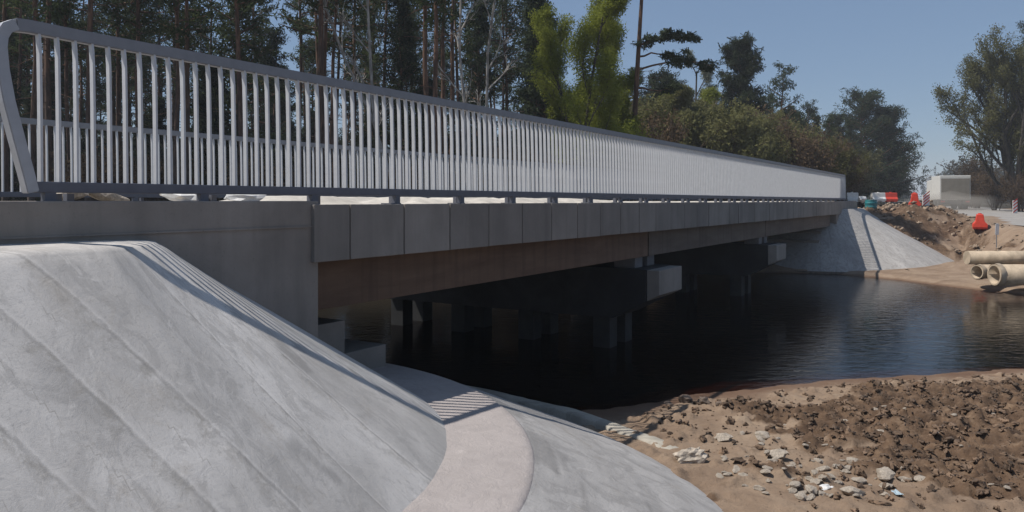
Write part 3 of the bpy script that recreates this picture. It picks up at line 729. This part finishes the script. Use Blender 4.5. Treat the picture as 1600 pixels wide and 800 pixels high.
def water_barrier(x, y, z, ln, m, label, rz, group, h=.62, w=.46):
    t = empty('road_barrier', (x, y, z), rz, label, 'barrier', group)
    mb = MB(); mb.prism([(-w / 2, .06), (w / 2, .06), (w / 2, h * .30), (w * .30, h * .48), (w * .22, h * .93), (-w * .22, h * .93), (-w * .30, h * .48), (-w / 2, h * .30)], (-ln / 2, ln / 2), 0, .03)
    mb.build('body', M[m], t)
    MB().tube([(0, 0, h * .92), (0, 0, h * .99)], .07, 12).build('filler_cap', M[m], t)
    for s in (-1, 1): MB().box((s * ln * .28, 0, .035), (.22, w * .96, .07)).build('foot', M[m], t)
    return t
def spot(px, d): return PX(px, d), d
x, y = spot(1531, 33); water_barrier(x, y, H(x, y) - .02, 1.1, 'red', 'nearest red plastic barrier, end-on on the earth by the bypass road', math.radians(60), 'plastic road barriers', .68, .56)
x, y = spot(1429, 40); water_barrier(x, y, H(x, y) + .02, .9, 'red', 'red plastic barrier beside the striped post at the road edge', math.radians(64), 'plastic road barriers', .86, .6)
x, y = spot(1372, 50); water_barrier(x, y, -.03, .86, 'white', 'white plastic barrier joined to a red one behind the bridge end', .0, 'plastic road barriers', .64)
x, y = spot(1391.5, 50); water_barrier(x, y, -.03, .78, 'red', 'red plastic barrier joined to a white one behind the bridge end', .0, 'plastic road barriers', .64)
x, y = spot(1331, 49); water_barrier(x, y, -.03, .75, 'white', 'white plastic barrier right behind the end of the near railing', .0, 'plastic road barriers', .64)
def striped_post(px, d, h, w, label):
    x, y = spot(px, d); t = empty('marker_post', (x, y, H(x, y)), 0, label, 'marker post')
    MB().box((0, 0, h / 2), (w, .05, h), bev=.008).build('panel', M['white'], t)
    for k in range(4):
        z0 = h * (.08 + .24 * k)
        MB().prism([(-w / 2, z0), (w / 2, z0 + w * .8), (w / 2, z0 + w * .8 + h * .11), (-w / 2, z0 + h * .11)], (-.031, -.028), 1).build('red_stripe', M['stripe_red'], t)
    MB().box((0, 0, .04), (w * 1.5, .3, .08)).build('foot', M['rubber'], t)
striped_post(1447, 39, .62, .34, 'red and white striped panel by the red barrier at the road edge')
striped_post(1586, 55, 1.0, .32, 'red and white striped panel under the trees across the road')
x, y = spot(1557, 30); t = empty('delineator_post', (x, y, H(x, y)), 0, 'thin grey post with a white plate at the near road edge', 'post')
MB().tube([(0, 0, 0), (0, 0, .95)], .018, 8).build('pole', M['rail'], t)
MB().prism([(-.07, .55), (.07, .55), (.09, .95), (.03, 1.0), (-.05, .97)], (-.03, -.018), 1).build('plate', M['white'], t)
x, y = spot(1361, 36); t = empty('teal_barrel', (x, y, -.42), 0, 'open teal plastic barrel on the shoulder above the far cone', 'barrel')
MB().lathe([(.20, 0), (.23, .03), (.255, .14), (.27, .16), (.255, .18), (.265, .32), (.28, .34), (.265, .36), (.25, .47), (.26, .50), (.24, .50), (.23, .30)], 28).build('body', M['teal'], t, True)
MB().lathe([(.245, .0), (.245, .02)], 28, (0, 0, .485)).build('lid', M['teal'], t)
x, y = spot(1347, 47); o = rock_mesh('pale_sack', 91, 1, .8, .75, M['sheet']); rock(o, 'pale_sack', x, y, .7, 'pale filled sack lying behind the end of the bridge', 'sack', None, -.02, .2)

# ------------------------------------------------------------------ trees
def tube_np(V, Fq, pts, rad, n=5):
    pts = np.asarray(pts, float); k0 = len(V); m_ = len(pts)
    d = np.gradient(pts, axis=0); d /= np.linalg.norm(d, axis=1)[:, None] + 1e-9
    ref = np.array([1, 0, 0]) if abs(d[0][0]) < .8 else np.array([0, 1, 0])
    for i in range(m_):
        x = np.cross(d[i], ref); x /= np.linalg.norm(x) + 1e-9; y = np.cross(x, d[i])
        for k in range(n):
            a = 2 * math.pi * k / n; V.append(pts[i] + (x * math.cos(a) + y * math.sin(a)) * rad[i])
    for i in range(m_ - 1):
        for k in range(n): Fq.append((k0 + i * n + k, k0 + i * n + (k + 1) % n, k0 + (i + 1) * n + (k + 1) % n, k0 + (i + 1) * n + k))
def blades(rng, centers, count, size, width, radius, flat=1.0):
    """many small leaf triangles scattered round centres"""
    C = np.repeat(np.asarray(centers), count, axis=0); n = len(C)
    off = rng.normal(0, 1, (n, 3)); off /= np.linalg.norm(off, axis=1)[:, None]; off *= (rng.random((n, 1)) ** .5) * radius; off[:, 2] *= flat
    a = rng.normal(0, 1, (n, 3)); a /= np.linalg.norm(a, axis=1)[:, None]
    b = np.cross(a, rng.normal(0, 1, (n, 3))); b /= np.linalg.norm(b, axis=1)[:, None]
    s = size * rng.uniform(.6, 1.4, (n, 1)); w = width * rng.uniform(.7, 1.3, (n, 1)); P = C + off
    V = np.stack([P - a * s * .5 - b * w * .5, P - a * s * .5 + b * w * .5, P + a * s * .5], 1).reshape(-1, 3)
    return V
def finish(name, V, Fq, m, smooth=True):
    me = npmesh(name, np.array(V), np.array(Fq), smooth); me.materials.append(m); return me
def tri_mesh(name, V, m):
    me = npmesh(name, V, np.arange(len(V)).reshape(-1, 3)); me.materials.append(m); return me
def make_pine(seed, Ht, c0, spread, nb, clumps=5, per=20, lean=.02, rad=.16, blue=False, droop=.0, topw=.35, tris=.30, stubs=True):
    rng = np.random.default_rng(seed); V = []; Fq = []
    zs = np.linspace(0, Ht, 10); ax = lean * Ht * (zs / Ht) ** 1.5 * rng.normal(0, 1); ay = lean * Ht * (zs / Ht) ** 1.5 * rng.normal(0, 1)
    axis_ = np.stack([ax + .05 * np.sin(zs * .9 + seed), ay, zs], 1); axis_[0] = 0
    tube_np(V, Fq, axis_, rad * (1 - .88 * (zs / Ht) ** 1.1) * (1 + .5 * np.exp(-zs * 2.5)), 7)
    C = []
    for i in range(nb):
        t = c0 + (1 - c0) * (i + rng.random()) / nb; z = t * Ht; k = (z / Ht) * 9; j = min(int(k), 8); p = axis_[j] + (axis_[j + 1] - axis_[j]) * (k - j)
        tt = (t - c0) / (1 - c0); ln = spread * (topw + (1 - topw) * (1 - tt) ** .75) * rng.uniform(.55, 1.15) * min(1, .45 + tt * 5)
        a = rng.uniform(0, 6.283); el = rng.uniform(-.1, .35) + .5 * tt - droop
        d = np.array([math.cos(a) * math.cos(el), math.sin(a) * math.cos(el), math.sin(el)])
        q = [p + d * ln * s + np.array([0, 0, .12 * ln * s * s]) + rng.normal(0, .04, 3) * s for s in np.linspace(0, 1, 4)]
        tube_np(V, Fq, q, np.array([.04, .03, .02, .008]) * (ln / 1.5 + .3), 4)
        for s in np.linspace(.35, 1.0, clumps): C.append(p + d * ln * s + np.array([0, 0, .12 * ln * s * s]) + rng.normal(0, .10, 3) * ln * .7)
    if stubs:
        for i in range(14):
            z = rng.uniform(.18, c0 + .05) * Ht; k = (z / Ht) * 9; j = int(k); p = axis_[j] + (axis_[j + 1] - axis_[j]) * (k - j); a = rng.uniform(0, 6.283); ln = rng.uniform(.3, 1.3)
            d = np.array([math.cos(a), math.sin(a), rng.uniform(-.25, .2)]); tube_np(V, Fq, [p, p + d * ln * .5, p + d * ln + (0, 0, -.08)], [.02, .014, .006], 3)
    return finish('trunk', V, Fq, M['pine_bark']), tri_mesh('crown', blades(rng, C, per, tris, .075, .30 + .06 * spread, .7), M['needle_blue' if blue else 'needle'])
def make_tree(seed, Ht, spread, levels, m_bark, m_leaf, rad=.13, leaf_n=5, leaf_s=.12, up=.55, weep=0., fork=.25, leaf_r=.22, kids=5, minr=.008, trunks=1, crook=.10):
    rng = np.random.default_rng(seed); V = []; Fq = []; C = []
    def grow(p, d, ln, r, lev):
        n = 5; pts = [p]; q = p.copy(); dd = d.copy()
        for i in range(n):
            dd = dd + rng.normal(0, crook, 3) + np.array([0, 0, (.05 if lev < levels - 1 else -weep)]); dd /= np.linalg.norm(dd); q = q + dd * ln / n; pts.append(q.copy())
        tube_np(V, Fq, pts, np.linspace(r, max(r * .45, minr * .6), n + 1), 6 if lev == 0 else (4 if lev < 2 else 3))
        if lev >= levels - 1:
            for s in range(1, n + 1): C.append(pts[s])
            return
        nk = kids + (2 if lev == 0 else 0)
        for i in range(nk):
            s = fork + (1 - fork) * (i + rng.random() * .8) / nk; k = min(s * n, n - .01); j = int(k); b = pts[j] + (pts[j + 1] - pts[j]) * (k - j)
            dl = pts[j + 1] - pts[j]; dl /= np.linalg.norm(dl)
            side = np.cross(dl, rng.normal(0, 1, 3)); side /= np.linalg.norm(side)
            nd = dl * up + side * (1 - up) * (1.25 if lev == 0 else 1) + np.array([0, 0, .1]); nd /= np.linalg.norm(nd)
            grow(b, nd, (spread if lev == 0 else ln * .62) * rng.uniform(.7, 1.2) * (1.1 - .5 * s), max(r * .5 * (1.1 - .4 * s), minr), lev + 1)
        C.append(pts[-1])
    for k in range(trunks):
        d0 = np.array([rng.normal(0, .05 + .16 * (trunks > 1)), rng.normal(0, .05 + .16 * (trunks > 1)), 1]); d0 /= np.linalg.norm(d0)
        grow(np.array([rng.normal(0, .12) * (trunks > 1), rng.normal(0, .12) * (trunks > 1), -.05]), d0, Ht * rng.uniform(.85, 1), rad * rng.uniform(.8, 1), 0)
    tm = finish('trunk', V, Fq, m_bark)
    cm = tri_mesh('crown', blades(rng, C, leaf_n, leaf_s, leaf_s * .55, leaf_r), m_leaf) if leaf_n else None
    return tm, cm
def plant(name, meshes, x, y, label, cat, group=None, s=1.0, rz=None, z=None, part_names=('trunk', 'crown'), sz=None):
    t = empty(name, (x, y, (H(x, y) if z is None else z) - .05), R.uniform(0, 6.28) if rz is None else rz, label, cat, group); t.scale = (s, s, sz or s)
    for nm, me in zip(part_names, meshes):
        if me is None: continue
        o = bpy.data.objects.new(nm, me); COL.objects.link(o); o.parent = t
    return t
tall = [make_pine(100 + k, 17 + k * .5, .42 + .05 * (k % 3), 1.9, 36, 4, 14, .02, .125) for k in range(5)]
mid = [make_pine(120 + k, 13, .22, 2.0, 60, 5, 20, .015, .14, blue=k % 2 == 0, topw=.2, tris=.27) for k in range(4)]
low = [make_pine(140 + k, 7.5, .06, 1.7, 62, 5, 22, .01, .10, blue=True, topw=.12, droop=.1, stubs=False) for k in range(3)]
shrub = [make_tree(160 + k, 2.7, 1.3, 3, M['twig'], M['leaf_brown'], .03, 3, .10, .6, 0, .12, .25, 4, .012, 12, .12) for k in range(4)]
shrub_g = [make_tree(170 + k, 3.0, 1.3, 3, M['twig'], M['leaf_olive'], .03, 12, .11, .6, 0, .12, .28, 4, .010, 8, .12) for k in range(3)]
used = []; R = random.Random(29)
def free(x, y, dmin):
    for a, b in used:
        if (a - x) ** 2 + (b - y) ** 2 < dmin * dmin: return False
    used.append((x, y)); return True
# the forest behind the bridge
n = 0
while n < 96:
    d = 27 + 50 * R.random() ** 1.2; px = R.uniform(-120, 860); x = PX(px, d)
    if (px > 760 and d < 44) or (px > 700 and d < 34): continue
    if not free(x, d, 1.5): continue
    plant('pine_tree', R.choice(tall), x, d, 'tall pine with bare reddish trunk in the forest behind the bridge', 'pine tree', 'tall pines of the forest behind the bridge', R.uniform(.9, 1.12)); n += 1
n = 0
while n < 40:
    d = 36 + 50 * R.random(); px = R.uniform(-120, 880); x = PX(px, d)
    if not free(x, d, 1.5): continue
    plant('pine_tree', R.choice(mid), x, d, 'dark green pine with low branches in the forest behind the bridge', 'pine tree', 'leafy dark pines of the forest behind the bridge', R.uniform(.85, 1.2)); n += 1
n = 0
while n < 96:
    d = 36 + 56 * R.random(); px = R.uniform(-120, 900); x = PX(px, d)
    if not free(x, d, 1.3): continue
    plant('young_pine', R.choice(low), x, d, 'young dark conifer in the undergrowth of the forest behind the bridge', 'conifer', 'young conifers in the undergrowth', R.uniform(.6, 1.1)); n += 1
n = 0
while n < 40:
    d = 28 + 30 * R.random(); px = R.uniform(-60, 900); x = PX(px, d)
    if not free(x, d, 1.0): continue
    plant('bare_shrub', R.choice(shrub), x, d, 'leafless brown shrub under the forest pines behind the bridge', 'shrub', 'bare shrubs under the forest pines', R.uniform(.6, 1.1), part_names=('stems', 'buds')); n += 1
n = 0
while n < 74:
    px = R.uniform(960, 1340); d = 38 + 30 * R.random() + (px - 965) * .03; x = PX(px, d)
    if not free(x, d, 1.2): continue
    topy = np.interp(px, [965, 1100, 1250, 1330], [150, 150, 190, 235]); hgt = (314 - topy) / 1200 * d + .7; hgt *= R.uniform(.75, 1.1)
    k = R.random()
    if k < .62: plant('bare_shrub', R.choice(shrub), x, d, 'reddish brown leafless thicket shrub beyond the far half of the railing', 'shrub', 'brown thicket beyond the railing', hgt / 3.6, part_names=('stems', 'buds'), sz=hgt / 3.4)
    else: plant('budding_shrub', R.choice(shrub_g), x, d, 'olive budding shrub in the thicket beyond the far half of the railing', 'shrub', 'budding shrubs beyond the railing', hgt / 3.9, part_names=('stems', 'buds'), sz=hgt / 3.6)
    n += 1
rng = np.random.default_rng(19); C = []
for k in range(330):
    px = rng.uniform(-160, 930); d = rng.uniform(92, 125); x = PX(px, d); hgt = rng.uniform(3.5, 10.5)
    for q in range(9): t_ = (q + 1) / 9; C.append((x + rng.normal(0, 1.1 * (1.1 - t_)), d + rng.normal(0, 1), -1 + hgt * t_))
tag(link('forest_depth', tri_mesh('forest_depth', blades(rng, C, 22, .6, .3, 1.0), M['needle']), None), 'deep forest closing the view behind the nearer pines', 'forest', None, 'stuff')
# single trees that stand out
x = PX(904, 33); plant('spring_tree', make_tree(201, 10.5, 2.7, 5, M['grey_bark'], M['leaf_lime'], .10, 15, .095, .72, .03, .06, .44, 4, .007, 3, .10), x, 33, 'bright yellow-green tree in fresh leaf rising beside the leaning tall pine', 'tree')
for px, d, sd, lab in [(606, 28.5, 211, 'pale grey bare birch with forked stem before the dark pines, left one of the pair'), (624, 29.5, 212, 'pale grey bare birch with twisting limbs, right one of the pair'), (738, 31, 213, 'slim pale bare birch standing mid-forest'), (766, 32, 214, 'thin pale bare birch right of the slim one')]:
    x = PX(px, d); plant('bare_birch', make_tree(sd, 13, 1.7, 4, M['birch_bark'], M['leaf_brown'], .085, 0, .1, .6, 0, .3, .2, 4, .012, 1, .09), x, d, lab, 'birch')
x = PX(486, 28); plant('dead_snag', make_tree(221, 14, .8, 2, M['birch_bark'], M['leaf_brown'], .10, 0, .1, .5, 0, .4, .2, 3, .012, 1, .06), x, 28, 'thin pale dead snag with a curved stem among the pines', 'dead tree')
for px, d, sd, Ht, sprd, lab in [(1160, 58, 301, 12.6, 2.7, 'dark round-topped pine rising above the thicket'), (1345, 82, 302, 11.3, 4.6, 'big bushy dark pine reaching the ground past the bridge end'), (1388, 82, 303, 9.8, 3.9, 'lower bushy dark pine at the right end of the dark clump')]:
    x = PX(px, d); plant('pine_tree', make_pine(sd, Ht, .08 if px > 1300 else .30, sprd, 120, 6, 24, .01, .2, True, topw=.35, stubs=False, tris=.42), x, d, lab, 'pine tree')
x = PX(1217, 60); plant('pine_tree', make_pine(305, 11.2, .45, 2.2, 26, 5, 16, .02, .14, True), x, 60, 'thin airy pine right of the round-topped one', 'pine tree')
x = PX(1262, 80); plant('pine_tree', make_pine(306, 10.6, .3, 2.2, 50, 5, 20, .01, .16, True), x, 80, 'small far pine with a narrow top on the falling treeline', 'pine tree')
x = PX(1300, 82); plant('pine_tree', make_pine(307, 9.6, .2, 2.6, 60, 5, 22, .01, .16), x, 82, 'greenish far pine left of the big bushy pine', 'pine tree')
x = PX(1240, 66); plant('pine_tree', make_pine(308, 8.0, .2, 2.2, 60, 5, 22, .01, .14), x, 66, 'low olive pine just under the thin airy pine', 'pine tree')
x = PX(1102, 54); plant('pale_tree', make_tree(231, 11.0, 2.6, 4, M['grey_bark'], M['leaf_pale'], .13, 12, .12, .65, 0, .25, .3, 5, .010, 1, .10), x, 54, 'pale silvery budding tree left of the round-topped pine', 'tree')
for px, d, sd, Ht, mt, lab in [(1045, 47, 241, 8.0, 'leaf_olive', 'olive green budding tree behind the bare branches of the leaning pine'), (1078, 50, 242, 8.6, 'leaf_lime', 'small lime green tree amid the olive thicket'), (1135, 47, 243, 6.3, 'leaf_olive', 'low olive tree in front of the round-topped pine'), (1185, 55, 244, 6.4, 'leaf_olive', 'olive tree right below the round-topped pine'), (1012, 45, 245, 5.6, 'leaf_olive', 'dull olive tree at the foot of the leaning pine'), (1285, 62, 246, 4.0, 'leaf_lime', 'small yellow-green tree above the far end of the railing'), (935, 35, 247, 5.6, 'leaf_lime', 'lower yellow-green tree between the bright tree and the leaning pine')]:
    x = PX(px, d); plant('budding_tree', make_tree(sd, Ht, 2.0, 4, M['grey_bark'], M[mt], .09, 20, .13, .6, 0, .12, .34, 6, .008, 3, .12), x, d, lab, 'tree')
x = PX(838, 40); plant('spruce_tree', make_pine(310, 13.5, .06, 1.9, 110, 5, 20, .008, .15, True, topw=.06, droop=.15, stubs=False), x, 40, 'dark narrow spruce left of the bright yellow-green tree', 'spruce')
x = PX(1032, 56); plant('pine_tree', make_pine(309, 10, .25, 2.0, 70, 5, 22, .01, .14, True), x, 56, 'dark narrow pine behind the olive budding tree', 'pine tree')
# scraps in the front heap
for px, py, lab, sd_ in [(1290, 783, 'crumpled white plastic scrap in the front rubble heap', 3), (1402, 792, 'small pale blue torn scrap below the flat rubble slab', 5)]:
    x, y = at(px, py); rr = np.random.default_rng(sd_); nn = 14; a, b_ = np.meshgrid(np.linspace(-.5, .5, nn), np.linspace(-.5, .5, nn)); zz = .5 * (fbm(a * 3.2 + sd_, b_ * 3.2, sd_, 3) - .35)
    kk = (np.arange(nn - 1)[:, None] * nn + np.arange(nn - 1)[None, :]).ravel()
    me = npmesh('plastic_scrap', np.stack([a.ravel() * 1.3, b_.ravel(), zz.ravel()], 1), np.stack([kk, kk + 1, kk + nn + 1, kk + nn], 1)); me.materials.append(M['sheet'] if sd_ != 5 else plain('blue_scrap', (.30, .38, .42), .5))
    o = link('plastic_scrap', me, None); o.location = (x, y, H(x, y) + .02); o.scale = (.10, .08, .10) if sd_ != 5 else (.08, .05, .07); o.rotation_euler = (0, 0, rr.uniform(0, 6)); tag(o, lab, 'plastic scrap')
for k in range(20):
    px = 995 + 17.5 * k + R.uniform(-6, 6); d = R.uniform(66, 88); topy = np.interp(px, [995, 1100, 1160, 1230, 1300, 1340], [120, 128, 140, 165, 190, 200]) + R.uniform(-10, 22)
    plant('pine_tree', R.choice(mid), PX(px, d), d, 'mid-height pine in the row closing the treeline behind the thicket', 'pine tree', 'pines closing the treeline behind the thicket', ((314 - topy) / 1200 * d + .8) / 13)
# leaning tall pine with long bare right hand branches
rng = np.random.default_rng(7); V = []; Fq = []; C = []; x0 = PX(984, 34.6)
zs = np.linspace(0, 17, 14); axp = np.stack([.95 * (zs / 10) ** 1.2 * .55, 0 * zs, zs], 1)
tube_np(V, Fq, axp, .16 * (1 - .85 * zs / 17), 8)
def limb(z, ln, rise, cl, dy=0, sgn=1, spreadc=.35):
    p = np.array([np.interp(z, zs, axp[:, 0]), 0, z]); q = [p]
    for s in np.linspace(.2, 1, 6): q.append(p + np.array([sgn * ln * s, dy * s, rise * math.sin(s * 2.6) ]) + rng.normal(0, .04, 3))
    tube_np(V, Fq, q, np.linspace(.05, .012, 7), 4)
    for s in np.linspace(1 - cl, 1.02, int(10 * cl) + 3):
        c_ = p + np.array([sgn * ln * s, dy * s, rise * math.sin(min(s, 1) * 2.6)])
        for _ in range(3): C.append(c_ + rng.normal(0, 1, 3) * np.array([.22, .3, .10]) * spreadc / .35)
limb(7.0, 3.4, .45, .45, .3); limb(8.1, 2.3, .35, .85, -.3); limb(7.6, 1.6, .2, .0, .2); limb(6.2, 1.5, -.1, .0)
for z in np.linspace(11, 16.5, 16): limb(z, rng.uniform(1, 2.1), .3, .8, rng.uniform(-1.5, 1.5), rng.choice([-1, 1]))
for z in np.linspace(3.2, 6.9, 16): 
    p = np.array([np.interp(z, zs, axp[:, 0]), 0, z]); l = rng.uniform(.5, 1.3); tube_np(V, Fq, [p, p + np.array([l * .5, rng.normal(0, .2), .0]), p + np.array([l, rng.normal(0, .3), rng.uniform(-.3, .1)])], [.018, .013, .006], 3)
plant('pine_tree', (finish('trunk', V, Fq, M['pine_bark']), tri_mesh('crown', blades(rng, C, 34, .26, .07, .24, .6), M['needle_blue'])), x0, 34.6, 'tall pine leaning right with long bare branches ending in flat needle tufts', 'pine tree', rz=0)
# trees across the bypass road at right
plant('spring_willow', make_tree(401, 11.0, 5.6, 5, M['grey_bark'], M['leaf_olive'], .30, 5, .15, .66, .02, .10, .42, 5, .010, 3, .12), PX(1590, 62), 62, 'large olive budding willow with dark forked trunks across the road', 'tree', s=1.0, rz=2.5)
plant('spring_willow', make_tree(402, 10.0, 4.2, 5, M['grey_bark'], M['leaf_olive'], .26, 3, .15, .66, .02, .10, .42, 5, .010, 2, .12), PX(1640, 66), 66, 'second olive willow cut by the right edge of the view', 'tree')
plant('pine_tree', make_pine(411, 17, .18, 3.2, 110, 6, 24, .01, .24, True, topw=.3, tris=.4), PX(1612, 72), 72, 'dark pine at the right edge of the view behind the willow', 'pine tree')
for px, d, s, lab in [(1528, 78, 1.25, 'greyish brown bare shrub beside the truck under the willow'), (1556, 66, 1.1, 'brown bare shrub at the foot of the willow'), (1600, 60, 1.0, 'brown bare shrub right of the willow trunks'), (1470, 110, 1.5, 'small far brown shrub left of the truck'), (1520, 85, 1.9, 'tall bare thicket shrub behind the truck roof')]:
    plant('bare_shrub', R.choice(shrub), PX(px, d), d, lab, 'shrub', None, s, part_names=('stems', 'buds'))
# far wood at the end of the road: one mass
rng = np.random.default_rng(9); C = []
for k in range(520):
    a = rng.uniform(1330, 1760); d = rng.uniform(170, 330); x = PX(a, d)
    if np.interp(d, RLY, RLX) - 3 < x < np.interp(d, RLY, RLX) + 10 and d < 300: continue
    hgt = rng.uniform(6, 11.5) * (1.25 if d > 250 else 1)
    for q in range(9):
        t_ = (q + 1) / 9; C.append((x + rng.normal(0, 1.2 * (1.1 - t_)), d + rng.normal(0, 1), -1 + hgt * t_))
me = tri_mesh('far_wood', blades(rng, C, 14, .9, .45, 1.1), leaf('far_wood_leaves', (.05, .06, .045), (.08, .085, .06), .2))
tag(link('far_wood', me, None), 'low hazy wood closing the far end of the road', 'wood', None, 'stuff')

# dust raised by the truck
dm = bpy.data.materials.new('dust'); dm.use_nodes = True; dn_ = dm.node_tree.nodes; dn_.remove(dn_['Principled BSDF'])
dv = dn_.new('ShaderNodeVolumePrincipled'); dv.inputs['Color'].default_value = (.80, .74, .66, 1); dv.inputs['Density'].default_value = .16
dm.node_tree.links.new(dv.outputs[0], dn_['Material Output'].inputs['Volume'])
db = MB(); bmesh.ops.create_icosphere(db.bm, subdivisions=3, radius=1)
for v_ in db.bm.verts: v_.co *= 1 + .25 * math.sin(v_.co.x * 5 + 1) * math.sin(v_.co.y * 4) + .15 * math.sin(v_.co.z * 6); v_.co.x *= 3.4; v_.co.y *= 2.6; v_.co.z *= 1.1
o = db.build('dust_cloud', dm, None, True); o.location = (38.4, 67.0, -.2); tag(o, 'pale dust raised behind the truck wheels', 'dust', None, 'stuff')
# thin spring haze: one even closed box of air round the whole scene
hm = bpy.data.materials.new('haze'); hm.use_nodes = True; hn = hm.node_tree.nodes; hn.remove(hn['Principled BSDF'])
hv = hn.new('ShaderNodeVolumePrincipled'); hv.inputs['Color'].default_value = (.86, .90, .96, 1); hv.inputs['Density'].default_value = .0008
hm.node_tree.links.new(hv.outputs[0], hn['Material Output'].inputs['Volume'])
tag(MB().box((0, 250, 10), (3400, 4400, 30)).build('haze', hm), 'thin spring haze in the air', 'haze', None, 'stuff')
